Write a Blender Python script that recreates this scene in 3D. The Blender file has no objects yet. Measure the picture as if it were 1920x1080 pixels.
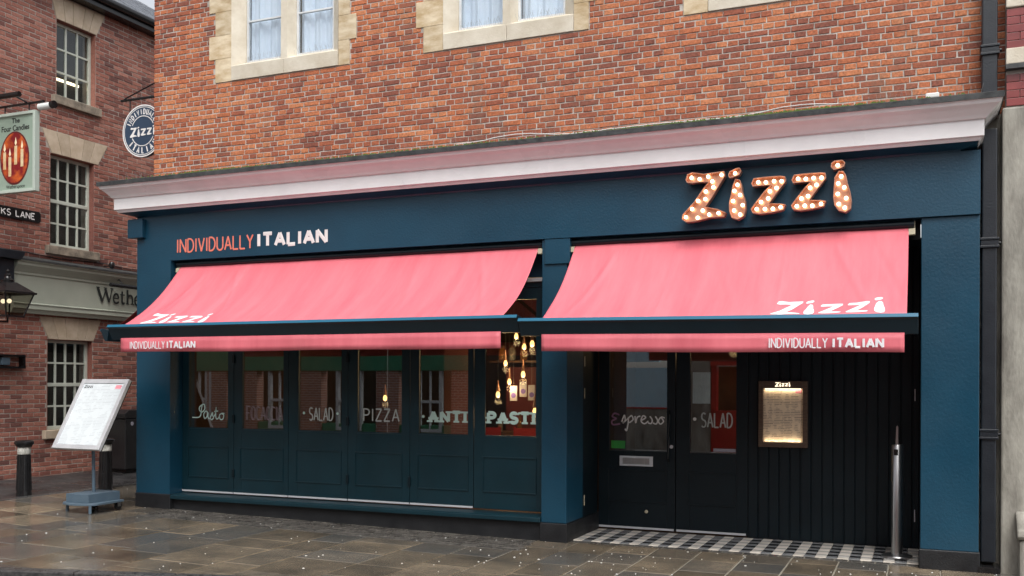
import bpy, bmesh, math, random
from mathutils import Vector, Matrix
random.seed(7)
S = bpy.context.scene
COL = S.collection
R = math.radians

# ------------------------------------------------------------------ camera
cam_d = bpy.data.cameras.new('Camera')
cam = bpy.data.objects.new('Camera', cam_d); COL.objects.link(cam)
YAW, ROLL, CAMH = R(22.9), R(0.23), 1.8
fw = Vector((-math.sin(YAW), math.cos(YAW), 0)); r0 = Vector((math.cos(YAW), math.sin(YAW), 0)); u0 = Vector((0, 0, 1))
rt = r0 * math.cos(ROLL) + u0 * math.sin(ROLL); up = u0 * math.cos(ROLL) - r0 * math.sin(ROLL)
cam.matrix_world = Matrix(((rt.x, up.x, -fw.x, 0), (rt.y, up.y, -fw.y, 0), (rt.z, up.z, -fw.z, CAMH), (0, 0, 0, 1)))
cam_d.sensor_width = 36; cam_d.lens = 36 * 1820 / 1920; cam_d.shift_y = (718 - 540) / 1920
cam_d.clip_start = 0.1; cam_d.clip_end = 2000
S.camera = cam
S.render.resolution_x = 1024; S.render.resolution_y = 576

# ------------------------------------------------------------------ sky, sun, exposure
SUN_EL, SUN_AZ = R(56), R(148)          # azimuth clockwise from +Y
W = bpy.data.worlds.new('World'); S.world = W; W.use_nodes = True
nt = W.node_tree; nt.nodes.clear()
sky = nt.nodes.new('ShaderNodeTexSky'); sky.sky_type = 'NISHITA'; sky.sun_disc = False
sky.sun_elevation = SUN_EL; sky.sun_rotation = SUN_AZ; sky.dust_density = 4.0; sky.air_density = 1.0
hs = nt.nodes.new('ShaderNodeHueSaturation'); hs.inputs['Saturation'].default_value = 0.22
bg = nt.nodes.new('ShaderNodeBackground'); bg.inputs['Strength'].default_value = 0.14
wo = nt.nodes.new('ShaderNodeOutputWorld')
nt.links.new(sky.outputs[0], hs.inputs['Color']); nt.links.new(hs.outputs[0], bg.inputs[0]); nt.links.new(bg.outputs[0], wo.inputs[0])
sun_d = bpy.data.lights.new('Sun', 'SUN'); sun_d.energy = 1.1; sun_d.angle = R(40); sun_d.color = (1, .97, .93)
sun = bpy.data.objects.new('Sun', sun_d); COL.objects.link(sun)
sd = Vector((math.sin(SUN_AZ) * math.cos(SUN_EL), math.cos(SUN_AZ) * math.cos(SUN_EL), math.sin(SUN_EL)))
sun.rotation_euler = sd.to_track_quat('Z', 'Y').to_euler(); sun.location = sd * 40
S.view_settings.view_transform = 'Standard'; S.view_settings.look = 'None'
S.view_settings.exposure = 0.75; S.view_settings.gamma = 1.0; S.view_settings.use_curve_mapping = False

# ------------------------------------------------------------------ helpers
class MB:
    def __init__(s): s.v = []; s.f = []
    def add(s, vs, fs):
        o = len(s.v); s.v += [tuple(p) for p in vs]; s.f += [tuple(i + o for i in f) for f in fs]; return s
    def box(s, x0, x1, y0, y1, z0, z1):
        return s.add([(x0,y0,z0),(x1,y0,z0),(x1,y1,z0),(x0,y1,z0),(x0,y0,z1),(x1,y0,z1),(x1,y1,z1),(x0,y1,z1)],
                     [(0,3,2,1),(4,5,6,7),(0,1,5,4),(1,2,6,5),(2,3,7,6),(3,0,4,7)])
    def prism(s, poly, ax, d0, d1):
        n = len(poly)
        def p(a, b, d): return {'x': (d, a, b), 'y': (a, d, b), 'z': (a, b, d)}[ax]
        return s.add([p(a, b, d0) for a, b in poly] + [p(a, b, d1) for a, b in poly],
                     [tuple(range(n))[::-1], tuple(range(n, 2 * n))] + [(i, (i + 1) % n, n + (i + 1) % n, n + i) for i in range(n)])
    def tube(s, pts, r, n=8, caps=True, flat=None):
        pts = [Vector(p) for p in pts]; rs = r if isinstance(r, (list, tuple)) else [r] * len(pts)
        vs = []; m = len(pts); ref = None
        for i, p in enumerate(pts):
            t = (pts[min(i + 1, m - 1)] - pts[max(i - 1, 0)])
            t = t.normalized() if t.length > 1e-9 else Vector((0, 0, 1))
            if flat is not None: b = Vector(flat); a = t.cross(b)
            else:
                if ref is None: ref = Vector((0, 0, 1)) if abs(t.z) < .9 else Vector((1, 0, 0))
                a = t.cross(ref); 
                if a.length < 1e-4: a = t.cross(Vector((0.3, 1, .2)))
                b = None
            a.normalize()
            if b is None: b = a.cross(t).normalized()
            k = .12 if flat is not None else 1
            for j in range(n):
                q = 2 * math.pi * j / n
                vs.append(p + a * (rs[i] * math.cos(q)) + b * (rs[i] * k * math.sin(q)))
        fs = [(i*n+j, i*n+(j+1)%n, (i+1)*n+(j+1)%n, (i+1)*n+j) for i in range(m-1) for j in range(n)]
        if caps: fs += [tuple(range(n))[::-1], tuple(range((m-1)*n, m*n))]
        return s.add(vs, fs)
    def lathe(s, prof, c, n=20, ax='z'):
        vs = []
        for r, h in prof:
            for j in range(n):
                q = 2 * math.pi * j / n; a, b = r * math.cos(q), r * math.sin(q)
                vs.append({'z': (c[0]+a, c[1]+b, c[2]+h), 'y': (c[0]+a, c[1]+h, c[2]+b), 'x': (c[0]+h, c[1]+a, c[2]+b)}[ax])
        m = len(prof)
        fs = [(i*n+j, i*n+(j+1)%n, (i+1)*n+(j+1)%n, (i+1)*n+j) for i in range(m-1) for j in range(n)]
        fs += [tuple(range(n))[::-1], tuple(range((m-1)*n, m*n))]
        return s.add(vs, fs)
    def sphere(s, c, r, n=10, m=7, sq=1):
        return s.lathe([(max(1e-4, r*math.sin(math.pi*i/m)), -r*sq*math.cos(math.pi*i/m)) for i in range(m+1)], c, n)

WL = {}
def mesh_from(name, v, f, recalc=True):
    me = bpy.data.meshes.new(name); me.from_pydata(v, [], f)
    if recalc:
        bm = bmesh.new(); bm.from_mesh(me); bmesh.ops.recalc_face_normals(bm, faces=bm.faces); bm.to_mesh(me); bm.free()
    return me
def props(o, label=None, cat=None, group=None, kind=None, category=None):
    cat = cat or category
    for k, v in (('label', label), ('category', cat), ('group', group), ('kind', kind)):
        if v: o[k] = v
    return o
def root(name, loc, label, cat, group=None, rz=0):
    o = bpy.data.objects.new(name, None); COL.objects.link(o); o.location = loc; o.empty_display_size = .2
    WL[o.name] = Vector(loc); return props(o, label, cat, group)
def build(name, mb, mt, parent=None, smooth=False, bevel=0, at=None, recalc=True, **pr):
    """mesh given in world coordinates; its origin is the parent's origin, or 'at'"""
    off = WL[parent.name] if parent else Vector(at if at else (0, 0, 0))
    v = [(p[0]-off.x, p[1]-off.y, p[2]-off.z) for p in mb.v]
    me = mesh_from(name, v, mb.f, recalc)
    if mt: me.materials.append(mt)
    if smooth:
        me.shade_smooth()
        try: me.set_sharp_from_angle(angle=R(40))
        except Exception: pass
    o = bpy.data.objects.new(name, me); COL.objects.link(o)
    if parent: o.parent = parent
    else: o.location = off
    WL[o.name] = off
    if bevel:
        b = o.modifiers.new('bevel', 'BEVEL'); b.width = bevel; b.segments = 2; b.limit_method = 'ANGLE'; b.angle_limit = R(40)
    return props(o, **pr)
def bx(name, x0, x1, y0, y1, z0, z1, mt, parent=None, **k):
    return build(name, MB().box(x0, x1, y0, y1, z0, z1), mt, parent, **k)

# ------------------------------------------------------------------ materials
def mat(name, c1, c2=None, scale=4.0, rough=.5, rvar=0.0, bump=0.0, bscale=80.0, metal=0.0, spec=.5, emit=None, estr=0.0, rnd=0.0, detail=5.0, coat=0.0, trans=0.0, stretch=None, lo=.35, hi=.65, rc=None):
    m = bpy.data.materials.new(name); m.use_nodes = True
    n = m.node_tree.nodes; l = m.node_tree.links; b = n['Principled BSDF']
    b.inputs['Roughness'].default_value = rough; b.inputs['Metallic'].default_value = metal
    b.inputs['Specular IOR Level'].default_value = spec
    if coat: b.inputs['Coat Weight'].default_value = coat; b.inputs['Coat Roughness'].default_value = .1
    if trans: b.inputs['Transmission Weight'].default_value = trans
    if emit: b.inputs['Emission Color'].default_value = (*emit, 1); b.inputs['Emission Strength'].default_value = estr
    geo = n.new('ShaderNodeNewGeometry'); pos = geo.outputs['Position']
    if stretch:
        mp = n.new('ShaderNodeMapping'); mp.inputs['Scale'].default_value = stretch; l.new(pos, mp.inputs[0]); pos = mp.outputs[0]
    if c2 is None and not rnd: b.inputs['Base Color'].default_value = (*c1, 1)
    else:
        c2 = c2 or c1
        no = n.new('ShaderNodeTexNoise'); no.inputs['Scale'].default_value = scale; no.inputs['Detail'].default_value = detail; no.inputs['Roughness'].default_value = .65
        l.new(pos, no.inputs['Vector'])
        cr = n.new('ShaderNodeValToRGB'); cr.color_ramp.elements[0].position = lo; cr.color_ramp.elements[1].position = hi
        cr.color_ramp.elements[0].color = (*c1, 1); cr.color_ramp.elements[1].color = (*c2, 1)
        l.new(no.outputs['Fac'], cr.inputs[0]); out = cr.outputs[0]
        if rnd:
            oi = n.new('ShaderNodeObjectInfo'); ad = n.new('ShaderNodeMath'); ad.operation = 'ADD'; l.new(oi.outputs['Random'], ad.inputs[0]); l.new(geo.outputs['Random Per Island'], ad.inputs[1])
            fr = n.new('ShaderNodeMath'); fr.operation = 'FRACT'; l.new(ad.outputs[0], fr.inputs[0])
            mr = n.new('ShaderNodeMapRange'); mr.inputs[3].default_value = 1 - rnd; mr.inputs[4].default_value = 1 + rnd; l.new(fr.outputs[0], mr.inputs[0])
            mx = n.new('ShaderNodeVectorMath'); mx.operation = 'SCALE'; l.new(out, mx.inputs[0]); l.new(mr.outputs[0], mx.inputs['Scale']); out = mx.outputs[0]
            if rc:
                f2 = n.new('ShaderNodeMath'); f2.operation = 'MULTIPLY'; f2.inputs[1].default_value = 7.31; l.new(fr.outputs[0], f2.inputs[0])
                f3 = n.new('ShaderNodeMath'); f3.operation = 'FRACT'; l.new(f2.outputs[0], f3.inputs[0])
                f4 = n.new('ShaderNodeMapRange'); f4.inputs[1].default_value = .45; f4.inputs[2].default_value = .9; f4.inputs[4].default_value = .6; l.new(f3.outputs[0], f4.inputs[0])
                m2 = n.new('ShaderNodeMixRGB'); m2.inputs[2].default_value = (*rc, 1); l.new(f4.outputs[0], m2.inputs[0]); l.new(out, m2.inputs[1]); out = m2.outputs[0]
        l.new(out, b.inputs['Base Color'])
        if rvar:
            mr = n.new('ShaderNodeMapRange'); mr.inputs[3].default_value = max(.02, rough - rvar); mr.inputs[4].default_value = min(1, rough + rvar); mr.inputs[1].default_value = .3; mr.inputs[2].default_value = .7
            n2 = n.new('ShaderNodeTexNoise'); n2.inputs['Scale'].default_value = scale * .7; n2.inputs['Detail'].default_value = 4; l.new(pos, n2.inputs['Vector'])
            l.new(n2.outputs['Fac'], mr.inputs[0]); l.new(mr.outputs[0], b.inputs['Roughness'])
    if bump:
        nb = n.new('ShaderNodeTexNoise'); nb.inputs['Scale'].default_value = bscale; nb.inputs['Detail'].default_value = 4; l.new(pos, nb.inputs['Vector'])
        bp = n.new('ShaderNodeBump'); bp.inputs['Strength'].default_value = bump; bp.inputs['Distance'].default_value = .01
        l.new(nb.outputs['Fac'], bp.inputs['Height']); l.new(bp.outputs[0], b.inputs['Normal'])
    return m

def brick_mat(name, tones, grime, gscale, glo, ghi, grain=.5):
    m = bpy.data.materials.new(name); m.use_nodes = True
    n = m.node_tree.nodes; l = m.node_tree.links; b = n['Principled BSDF']; b.inputs['Roughness'].default_value = .72; b.inputs['Specular IOR Level'].default_value = .35
    geo = n.new('ShaderNodeNewGeometry'); oi = n.new('ShaderNodeObjectInfo')
    ad = n.new('ShaderNodeMath'); ad.operation = 'ADD'; l.new(oi.outputs['Random'], ad.inputs[0]); l.new(geo.outputs['Random Per Island'], ad.inputs[1])
    fr = n.new('ShaderNodeMath'); fr.operation = 'FRACT'; l.new(ad.outputs[0], fr.inputs[0])
    # slow drift over the wall shifts which bricks run pale or dark
    dn = n.new('ShaderNodeTexNoise'); dn.inputs['Scale'].default_value = .9; dn.inputs['Detail'].default_value = 3; l.new(geo.outputs['Position'], dn.inputs['Vector'])
    dm = n.new('ShaderNodeMath'); dm.operation = 'MULTIPLY_ADD'; dm.inputs[1].default_value = 1.0; dm.inputs[2].default_value = -.45; l.new(dn.outputs['Fac'], dm.inputs[0])
    sm = n.new('ShaderNodeMath'); sm.operation = 'ADD'; sm.use_clamp = True; l.new(fr.outputs[0], sm.inputs[0]); l.new(dm.outputs[0], sm.inputs[1])
    cr = n.new('ShaderNodeValToRGB'); e = cr.color_ramp.elements
    while len(e) < len(tones): e.new(.5)
    for i, c in enumerate(tones): e[i].position = i / (len(tones) - 1); e[i].color = (*c, 1)
    l.new(sm.outputs[0], cr.inputs[0])
    gn = n.new('ShaderNodeTexNoise'); gn.inputs['Scale'].default_value = 45; gn.inputs['Detail'].default_value = 6; gn.inputs['Roughness'].default_value = .7; l.new(geo.outputs['Position'], gn.inputs['Vector'])
    gr = n.new('ShaderNodeMapRange'); gr.inputs[1].default_value = .3; gr.inputs[2].default_value = .7; gr.inputs[3].default_value = 1 - grain; gr.inputs[4].default_value = 1 + grain * .6; l.new(gn.outputs['Fac'], gr.inputs[0])
    mu = n.new('ShaderNodeVectorMath'); mu.operation = 'SCALE'; l.new(cr.outputs[0], mu.inputs[0]); l.new(gr.outputs[0], mu.inputs['Scale'])
    st = n.new('ShaderNodeTexNoise'); st.inputs['Scale'].default_value = gscale; st.inputs['Detail'].default_value = 7; st.inputs['Roughness'].default_value = .7
    mp = n.new('ShaderNodeMapping'); mp.inputs['Scale'].default_value = (1.7, 1.7, .5); mp.inputs['Location'].default_value = (3, 1, 2); l.new(geo.outputs['Position'], mp.inputs[0]); l.new(mp.outputs[0], st.inputs['Vector'])
    sr = n.new('ShaderNodeMapRange'); sr.inputs[1].default_value = glo; sr.inputs[2].default_value = ghi; sr.inputs[4].default_value = .75; l.new(st.outputs['Fac'], sr.inputs[0])
    mx = n.new('ShaderNodeMixRGB'); mx.inputs[2].default_value = (*grime, 1); l.new(sr.outputs[0], mx.inputs[0]); l.new(mu.outputs[0], mx.inputs[1])
    l.new(mx.outputs[0], b.inputs['Base Color'])
    bp = n.new('ShaderNodeBump'); bp.inputs['Strength'].default_value = .6; bp.inputs['Distance'].default_value = .006; l.new(gn.outputs['Fac'], bp.inputs['Height']); l.new(bp.outputs[0], b.inputs['Normal'])
    return m

def glass_mat(name, tint=(.9, .95, .95), r0=.045, rough=0.0):
    """thin pane: clear, with the mirror share of both faces by Schlick's rule"""
    m = bpy.data.materials.new(name); m.use_nodes = True; n = m.node_tree.nodes; l = m.node_tree.links; n.clear()
    o = n.new('ShaderNodeOutputMaterial'); mx = n.new('ShaderNodeMixShader'); t = n.new('ShaderNodeBsdfTransparent'); g = n.new('ShaderNodeBsdfGlossy')
    t.inputs[0].default_value = (*tint, 1); g.inputs['Roughness'].default_value = rough
    ge = n.new('ShaderNodeNewGeometry'); d = n.new('ShaderNodeVectorMath'); d.operation = 'DOT_PRODUCT'; l.new(ge.outputs['Incoming'], d.inputs[0]); l.new(ge.outputs['Normal'], d.inputs[1])
    a = n.new('ShaderNodeMath'); a.operation = 'ABSOLUTE'; l.new(d.outputs['Value'], a.inputs[0])
    b = n.new('ShaderNodeMath'); b.operation = 'SUBTRACT'; b.inputs[0].default_value = 1; b.use_clamp = True; l.new(a.outputs[0], b.inputs[1])
    p = n.new('ShaderNodeMath'); p.operation = 'POWER'; p.inputs[1].default_value = 5; l.new(b.outputs[0], p.inputs[0])
    q = n.new('ShaderNodeMath'); q.operation = 'MULTIPLY_ADD'; q.inputs[1].default_value = 1 - r0; q.inputs[2].default_value = r0; l.new(p.outputs[0], q.inputs[0])
    l.new(q.outputs[0], mx.inputs[0]); l.new(t.outputs[0], mx.inputs[1]); l.new(g.outputs[0], mx.inputs[2]); l.new(mx.outputs[0], o.inputs[0])
    return m

def print_mat(name, page, ink, sx, sz):
    """flat print: blocks of fine text lines on a page"""
    m = bpy.data.materials.new(name); m.use_nodes = True; n = m.node_tree.nodes; l = m.node_tree.links; b = n['Principled BSDF']; b.inputs['Roughness'].default_value = .35
    tc = n.new('ShaderNodeTexCoord')
    br = n.new('ShaderNodeTexBrick'); br.inputs['Scale'].default_value = 1; br.inputs['Brick Width'].default_value = sx; br.inputs['Row Height'].default_value = sz
    br.inputs['Mortar Size'].default_value = sz * .33; br.inputs['Mortar Smooth'].default_value = .3; br.inputs['Color1'].default_value = (*ink, 1); br.inputs['Color2'].default_value = (*[min(1, (a + p) / 2) for a, p in zip(ink, page)], 1); br.inputs['Mortar'].default_value = (*page, 1)
    br.offset = .37
    sp_ = n.new('ShaderNodeSeparateXYZ'); cb = n.new('ShaderNodeCombineXYZ'); l.new(tc.outputs['Generated'], sp_.inputs[0]); l.new(sp_.outputs['X'], cb.inputs['X']); l.new(sp_.outputs['Z'], cb.inputs['Y'])
    l.new(cb.outputs[0], br.inputs['Vector'])
    no = n.new('ShaderNodeTexNoise'); no.inputs['Scale'].default_value = 7; no.inputs['Detail'].default_value = 1; l.new(tc.outputs['Generated'], no.inputs['Vector'])
    mr = n.new('ShaderNodeMapRange'); mr.inputs[1].default_value = .42; mr.inputs[2].default_value = .5; l.new(no.outputs['Fac'], mr.inputs[0])
    mx = n.new('ShaderNodeMixRGB'); mx.inputs[1].default_value = (*page, 1); l.new(mr.outputs[0], mx.inputs[0]); l.new(br.outputs['Color'], mx.inputs[2])
    l.new(mx.outputs[0], b.inputs['Base Color']); return m

M = {}
M['brick'] = brick_mat('red_brick', [(.24,.078,.050),(.33,.098,.052),(.40,.120,.055),(.47,.150,.064),(.54,.20,.090)], (.19,.135,.095), .8, .56, .76)
M['brick_lane'] = brick_mat('plum_brick', [(.15,.066,.056),(.23,.090,.070),(.30,.115,.085),(.34,.138,.10),(.40,.18,.135)], (.22,.16,.14), 1.1, .62, .8, .4)
M['mortar'] = mat('pale_mortar', (.33,.295,.26), (.54,.50,.45), 6, .9, bump=.5, bscale=120)
M['mortar_lane'] = mat('buff_mortar', (.31,.265,.23), (.43,.375,.33), 6, .9, bump=.4, bscale=120)
M['stone'] = mat('sandstone', (.42,.30,.16), (.68,.58,.42), 3.2, .8, bump=.35, bscale=60, rnd=.1, stretch=(1,1,2.5))
M['stone_pale'] = mat('pale_limestone', (.52,.46,.36), (.66,.61,.51), 3, .8, bump=.3, bscale=60, rnd=.06)
M['voussoir'] = mat('buff_cast_stone', (.44,.35,.25), (.55,.45,.34), 5, .8, bump=.2, bscale=90, rnd=.08)
M['sill_stone'] = mat('weathered_sill_stone', (.13,.11,.085), (.36,.30,.23), 5, .85, bump=.4, bscale=50)
M['blue'] = mat('petrol_blue_paint', (.0040,.0400,.073), (.0068,.056,.099), 1.1, .40, rvar=.12, detail=9, bump=.22, bscale=45, lo=.3, hi=.7)
M['blue_dark'] = mat('shaded_blue_joinery_paint', (.0025,.0215,.031), (.0035,.027,.039), 3, .38, rvar=.06, bump=.05, bscale=40)  # shopfront blue darkened: the shade under the awnings is in the colour
M['navy'] = mat('shade_darkened_blue_paint', (.0024,.0085,.0125), (.0034,.011,.016), 3, .42, rvar=.06, spec=.35, bump=.05, bscale=40)  # blue darkened further: shade of the entrance recess is put into the colour
M['plinth'] = mat('black_plinth_paint', (.006,.007,.009), (.013,.014,.016), 6, .5, rvar=.1, bump=.3, bscale=60)
M['white_paint'] = mat('white_gloss_cornice_paint', (.74,.72,.72), (.82,.80,.80), 2, .3, rvar=.06)
M['lead'] = mat('dark_lead_flashing', (.025,.028,.03), (.07,.075,.075), 9, .6, bump=.4, bscale=40)
M['pipe'] = mat('black_iron_paint', (.007,.010,.015), (.013,.017,.023), 5, .4, bump=.2, bscale=60)
M['black'] = mat('black_gloss_metal', (.008,.008,.009), (.014,.014,.015), 8, .25)
M['fabric'] = mat('coral_awning_fabric', (.68,.138,.175), (.76,.182,.216), 1.3, .5, rvar=.1, detail=9, stretch=(4,.6,.6), bump=.12, bscale=300, spec=.5)
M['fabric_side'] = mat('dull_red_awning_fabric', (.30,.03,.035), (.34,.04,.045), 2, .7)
M['print_white'] = mat('white_print', (.82,.82,.84), (.72,.72,.75), 30, .5)
M['bar_blue'] = mat('shaded_teal_bar_paint', (.003,.015,.024), (.004,.019,.030), 4, .35, rvar=.05)  # bar face leans down; its shade is put into this darker colour
M['bar_lip'] = mat('highlit_teal_bar_edge', (.008,.11,.19), None, rough=.3)  # teal edge of the bar, its highlight put into the lighter colour
M['cream'] = mat('cream_metal', (.55,.50,.36), None, rough=.5)
M['coral_letter'] = mat('coral_letter_paint', (.80,.22,.15), None, rough=.45)
M['white_letter'] = mat('white_letter_paint', (.82,.80,.78), None, rough=.45)
M['mint_letter'] = mat('mint_glass_lettering', (.50,.68,.62), None, rough=.5)
M['grey_letter'] = mat('pale_grey_glass_lettering', (.42,.46,.44), None, rough=.5)
M['plum_letter'] = mat('mauve_glass_lettering', (.26,.13,.22), None, rough=.5)
M['dim_letter'] = mat('dull_mauve_outline_lettering', (.30,.25,.28), None, rough=.5)
M['copper'] = mat('copper_sheet', (.58,.29,.19), (.72,.40,.28), 9, .35, metal=.7)
M['bulb'] = mat('warm_lit_bulb', (1,.9,.75), None, rough=.3, emit=(1,.55,.16), estr=2.2)
M['bulb_marquee'] = mat('lit_marquee_bulb', (1,.95,.85), None, rough=.3, emit=(1,.80,.52), estr=2.6)
M['glass'] = glass_mat('shop_window_glass', (.92,.95,.95), .15)
M['glass_up'] = glass_mat('upper_window_glass', (.93,.96,.98), .09)
M['glass_lane'] = glass_mat('sash_pane_glass', (.85,.88,.88), .05)
M['lantern_glass'] = glass_mat('smoked_lantern_glass', (.62,.60,.56), .05)
M['steel'] = mat('brushed_steel', (.42,.42,.42), (.55,.55,.55), 3, .32, metal=1, stretch=(60,60,1))
M['chrome'] = mat('satin_metal_strip', (.66,.68,.71), None, rough=.35, metal=.25)
M['sage'] = mat('sage_grey_window_paint', (.50,.53,.46), (.56,.59,.52), 5, .45)
M['sage_fascia'] = mat('sage_grey_fascia_paint', (.38,.41,.34), (.43,.46,.385), 1.5, .45)
M['frame_white'] = mat('white_window_paint', (.55,.57,.58), (.68,.70,.71), 6, .5)
M['curtain'] = mat('white_net_curtain', (.66,.72,.80), (.78,.82,.88), 3, .9)
M['dark_room'] = mat('dim_room_wall', (.05,.045,.04), (.07,.06,.055), 2, .9)
M['slate'] = mat('wet_grey_slate', (.10,.11,.13), (.20,.215,.24), 6, .25, rvar=.1, rnd=.25)
M['tarmac'] = mat('wet_tarmac', (.022,.022,.024), (.055,.053,.052), 3, .38, rvar=.18, bump=.7, bscale=140)
M['bed'] = mat('sandy_joint_mortar', (.20,.185,.15), (.36,.33,.27), 8, .6, bump=.4, bscale=90)
M['slab'] = mat('wet_york_stone', (.088,.074,.056), (.205,.163,.113), 1.7, .14, rvar=.11, bump=.2, bscale=38, rnd=.34, detail=9, rc=(.075,.080,.082))
M['sett'] = mat('wet_dark_sett', (.045,.042,.038), (.105,.097,.086), 9, .3, rvar=.14, bump=.4, bscale=50, rnd=.25)
M['kerb'] = mat('dark_granite_kerb', (.035,.035,.037), (.09,.088,.085), 20, .33, rvar=.12, bump=.3, bscale=70, rnd=.15)
M['gum'] = mat('pale_gum_spot', (.48,.48,.46), (.62,.62,.60), 20, .5)
M['tile_w'] = mat('white_glazed_tile', (.60,.55,.48), (.70,.65,.58), 8, .25, rnd=.08)
M['tile_l'] = mat('light_grey_glazed_tile', (.36,.35,.33), (.44,.43,.41), 8, .25, rnd=.08)
M['tile_g'] = mat('grey_glazed_tile', (.16,.165,.17), (.21,.215,.22), 8, .25, rnd=.08)
M['tile_b'] = mat('black_glazed_tile', (.008,.009,.010), (.014,.015,.017), 8, .22)
M['render'] = mat('grey_stucco', (.15,.14,.12), (.40,.385,.335), 2.2, .85, bump=.5, bscale=30, detail=9, stretch=(1.6,1.6,.5))
M['glazed_brick'] = mat('oxblood_glazed_brick', (.17,.03,.03), (.24,.05,.045), 4, .3, rnd=.2)
M['moss'] = mat('green_moss', (.05,.09,.012), (.12,.17,.03), 40, .9)
M['wire'] = mat('thin_grey_wire', (.25,.25,.25), None, rough=.5)
M['white_plastic'] = mat('white_cable_plastic', (.7,.7,.68), None, rough=.4)
M['slate_blue'] = mat('blue_grey_stand_paint', (.075,.115,.155), (.095,.14,.18), 5, .45)
M['silver'] = mat('silver_frame', (.50,.51,.53), (.60,.61,.63), 6, .4, metal=.3)
M['page'] = print_mat('printed_menu_page', (.64,.69,.71), (.48,.52,.54), .24, .024)
M['page_warm'] = print_mat('lit_printed_menu', (.84,.70,.53), (.30,.22,.17), .26, .03)
M['pink_print'] = mat('pink_print', (.75,.28,.33), None, rough=.4)
M['case_wood'] = mat('brown_case_wood', (.075,.045,.030), (.13,.085,.058), 12, .5, stretch=(1,1,8))
M['bollard_white'] = mat('dirty_white_band', (.22,.22,.19), (.72,.71,.66), 14, .6)
M['bin'] = mat('black_bin_plastic', (.010,.010,.011), (.016,.016,.017), 5, .4)
M['sign_green'] = mat('pale_green_sign_paint', (.27,.36,.29), (.31,.40,.33), 4, .5)
M['sign_frame'] = mat('pale_grey_green_frame', (.45,.52,.46), None, rough=.5)
M['sign_red'] = mat('red_orange_sign_paint', (.20,.008,.012), (.62,.12,.02), 4.5, .5, lo=.42, hi=.62)
M['candle'] = mat('ivory_candle_paint', (.62,.38,.16), (.80,.68,.45), 6, .5)
M['flame'] = mat('pale_flame_paint', (.95,.82,.55), None, rough=.5)
M['badge'] = mat('navy_sign_enamel', (.028,.055,.10), None, rough=.4)
M['ink'] = mat('black_green_ink', (.015,.018,.016), None, rough=.7)
M['int_wall'] = mat('brown_interior_plaster', (.07,.035,.018), (.14,.065,.03), 1.2, .8)
M['int_red'] = mat('dark_red_partition', (.10,.012,.012), (.15,.02,.018), 2, .6)
M['int_wood'] = mat('dark_timber', (.06,.028,.013), (.12,.055,.025), 6, .5, stretch=(1,6,1))
M['bottle'] = mat('amber_glass', (.45,.20,.05), None, rough=.1, trans=.6)
M['jar'] = mat('clear_jar_glass', (.75,.72,.65), None, rough=.08, trans=.8)
M['lamp_lit'] = mat('lit_lamp_diffuser', (1,.95,.85), None, rough=.4, emit=(1,.84,.58), estr=1.1)
M['tube_lit'] = mat('lit_fluorescent_tube', (1,.95,.85), None, rough=.4, emit=(1,.80,.50), estr=3)
M['tube_white'] = mat('white_lamp_cover', (.72,.76,.74), None, rough=.3)
M['poster_blue'] = mat('pale_blue_hoarding', (.46,.68,.80), (.52,.74,.84), 2, .5)
M['green_paint'] = mat('green_shopfront_paint', (.02,.20,.10), (.03,.24,.125), 2, .4)
M['red_paint'] = mat('red_shopfront_paint', (.50,.025,.025), (.58,.04,.035), 2, .4)
M['notice'] = mat('white_notice_paper', (.30,.29,.34), None, rough=.6)
M['purple'] = mat('purple_print', (.10,.06,.28), None, rough=.6)
M['green_note'] = mat('green_sticker', (.06,.55,.05), None, rough=.5)
M['chair_red'] = mat('red_chair_paint', (.25,.015,.015), None, rough=.4)

# ------------------------------------------------------------------ ground
def g(x):
    """level of the paving along the front: it climbs gently into the lane"""
    if x > -4: return 0.0
    if x > -9.95: return .085 * (-4 - x) / 5.95
    return .085 + .155 * min(1, (-9.95 - x) / 3.5)
YF = 10.32          # face of the pilasters
def sheet(name, xs, y0, y1, dz, mt, yfun=None, parent=None, **pr):
    mb = MB(); v = []; n = len(xs)
    for x in xs: v += [(x, y0(x) if callable(y0) else y0, g(x) + dz), (x, y1(x) if callable(y1) else y1, g(x) + dz)]
    mb.add(v, [(2*i, 2*i+2, 2*i+3, 2*i+1) for i in range(n - 1)])
    return build(name, mb, mt, parent, **pr)
def kerb_y(x): return 7.8 if x > -4.06 else 7.8 + (x + 4.06) * .329
mb = MB().add([(-300,-300,-.13),(300,-300,-.13),(300,300,-.13),(-300,300,-.13)], [(0,1,2,3)])
build('road', mb, M['tarmac'], kind='structure')
LX = -11.62
pave = sheet('pavement', [LX, -9.95, -4.06, -4, 0, 9], lambda x: kerb_y(x) - .02, 10.9, -.008, M['bed'], kind='structure')
lane = sheet('lane', [-13.6, -13.45, LX], 3.0, 40.0, -.02, M['tarmac'], kind='structure')
side_ground = sheet('lane_pavement', [LX, -9.95, -9.7], 10.9, 40.0, -.016, M['slab'], kind='structure')
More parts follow.
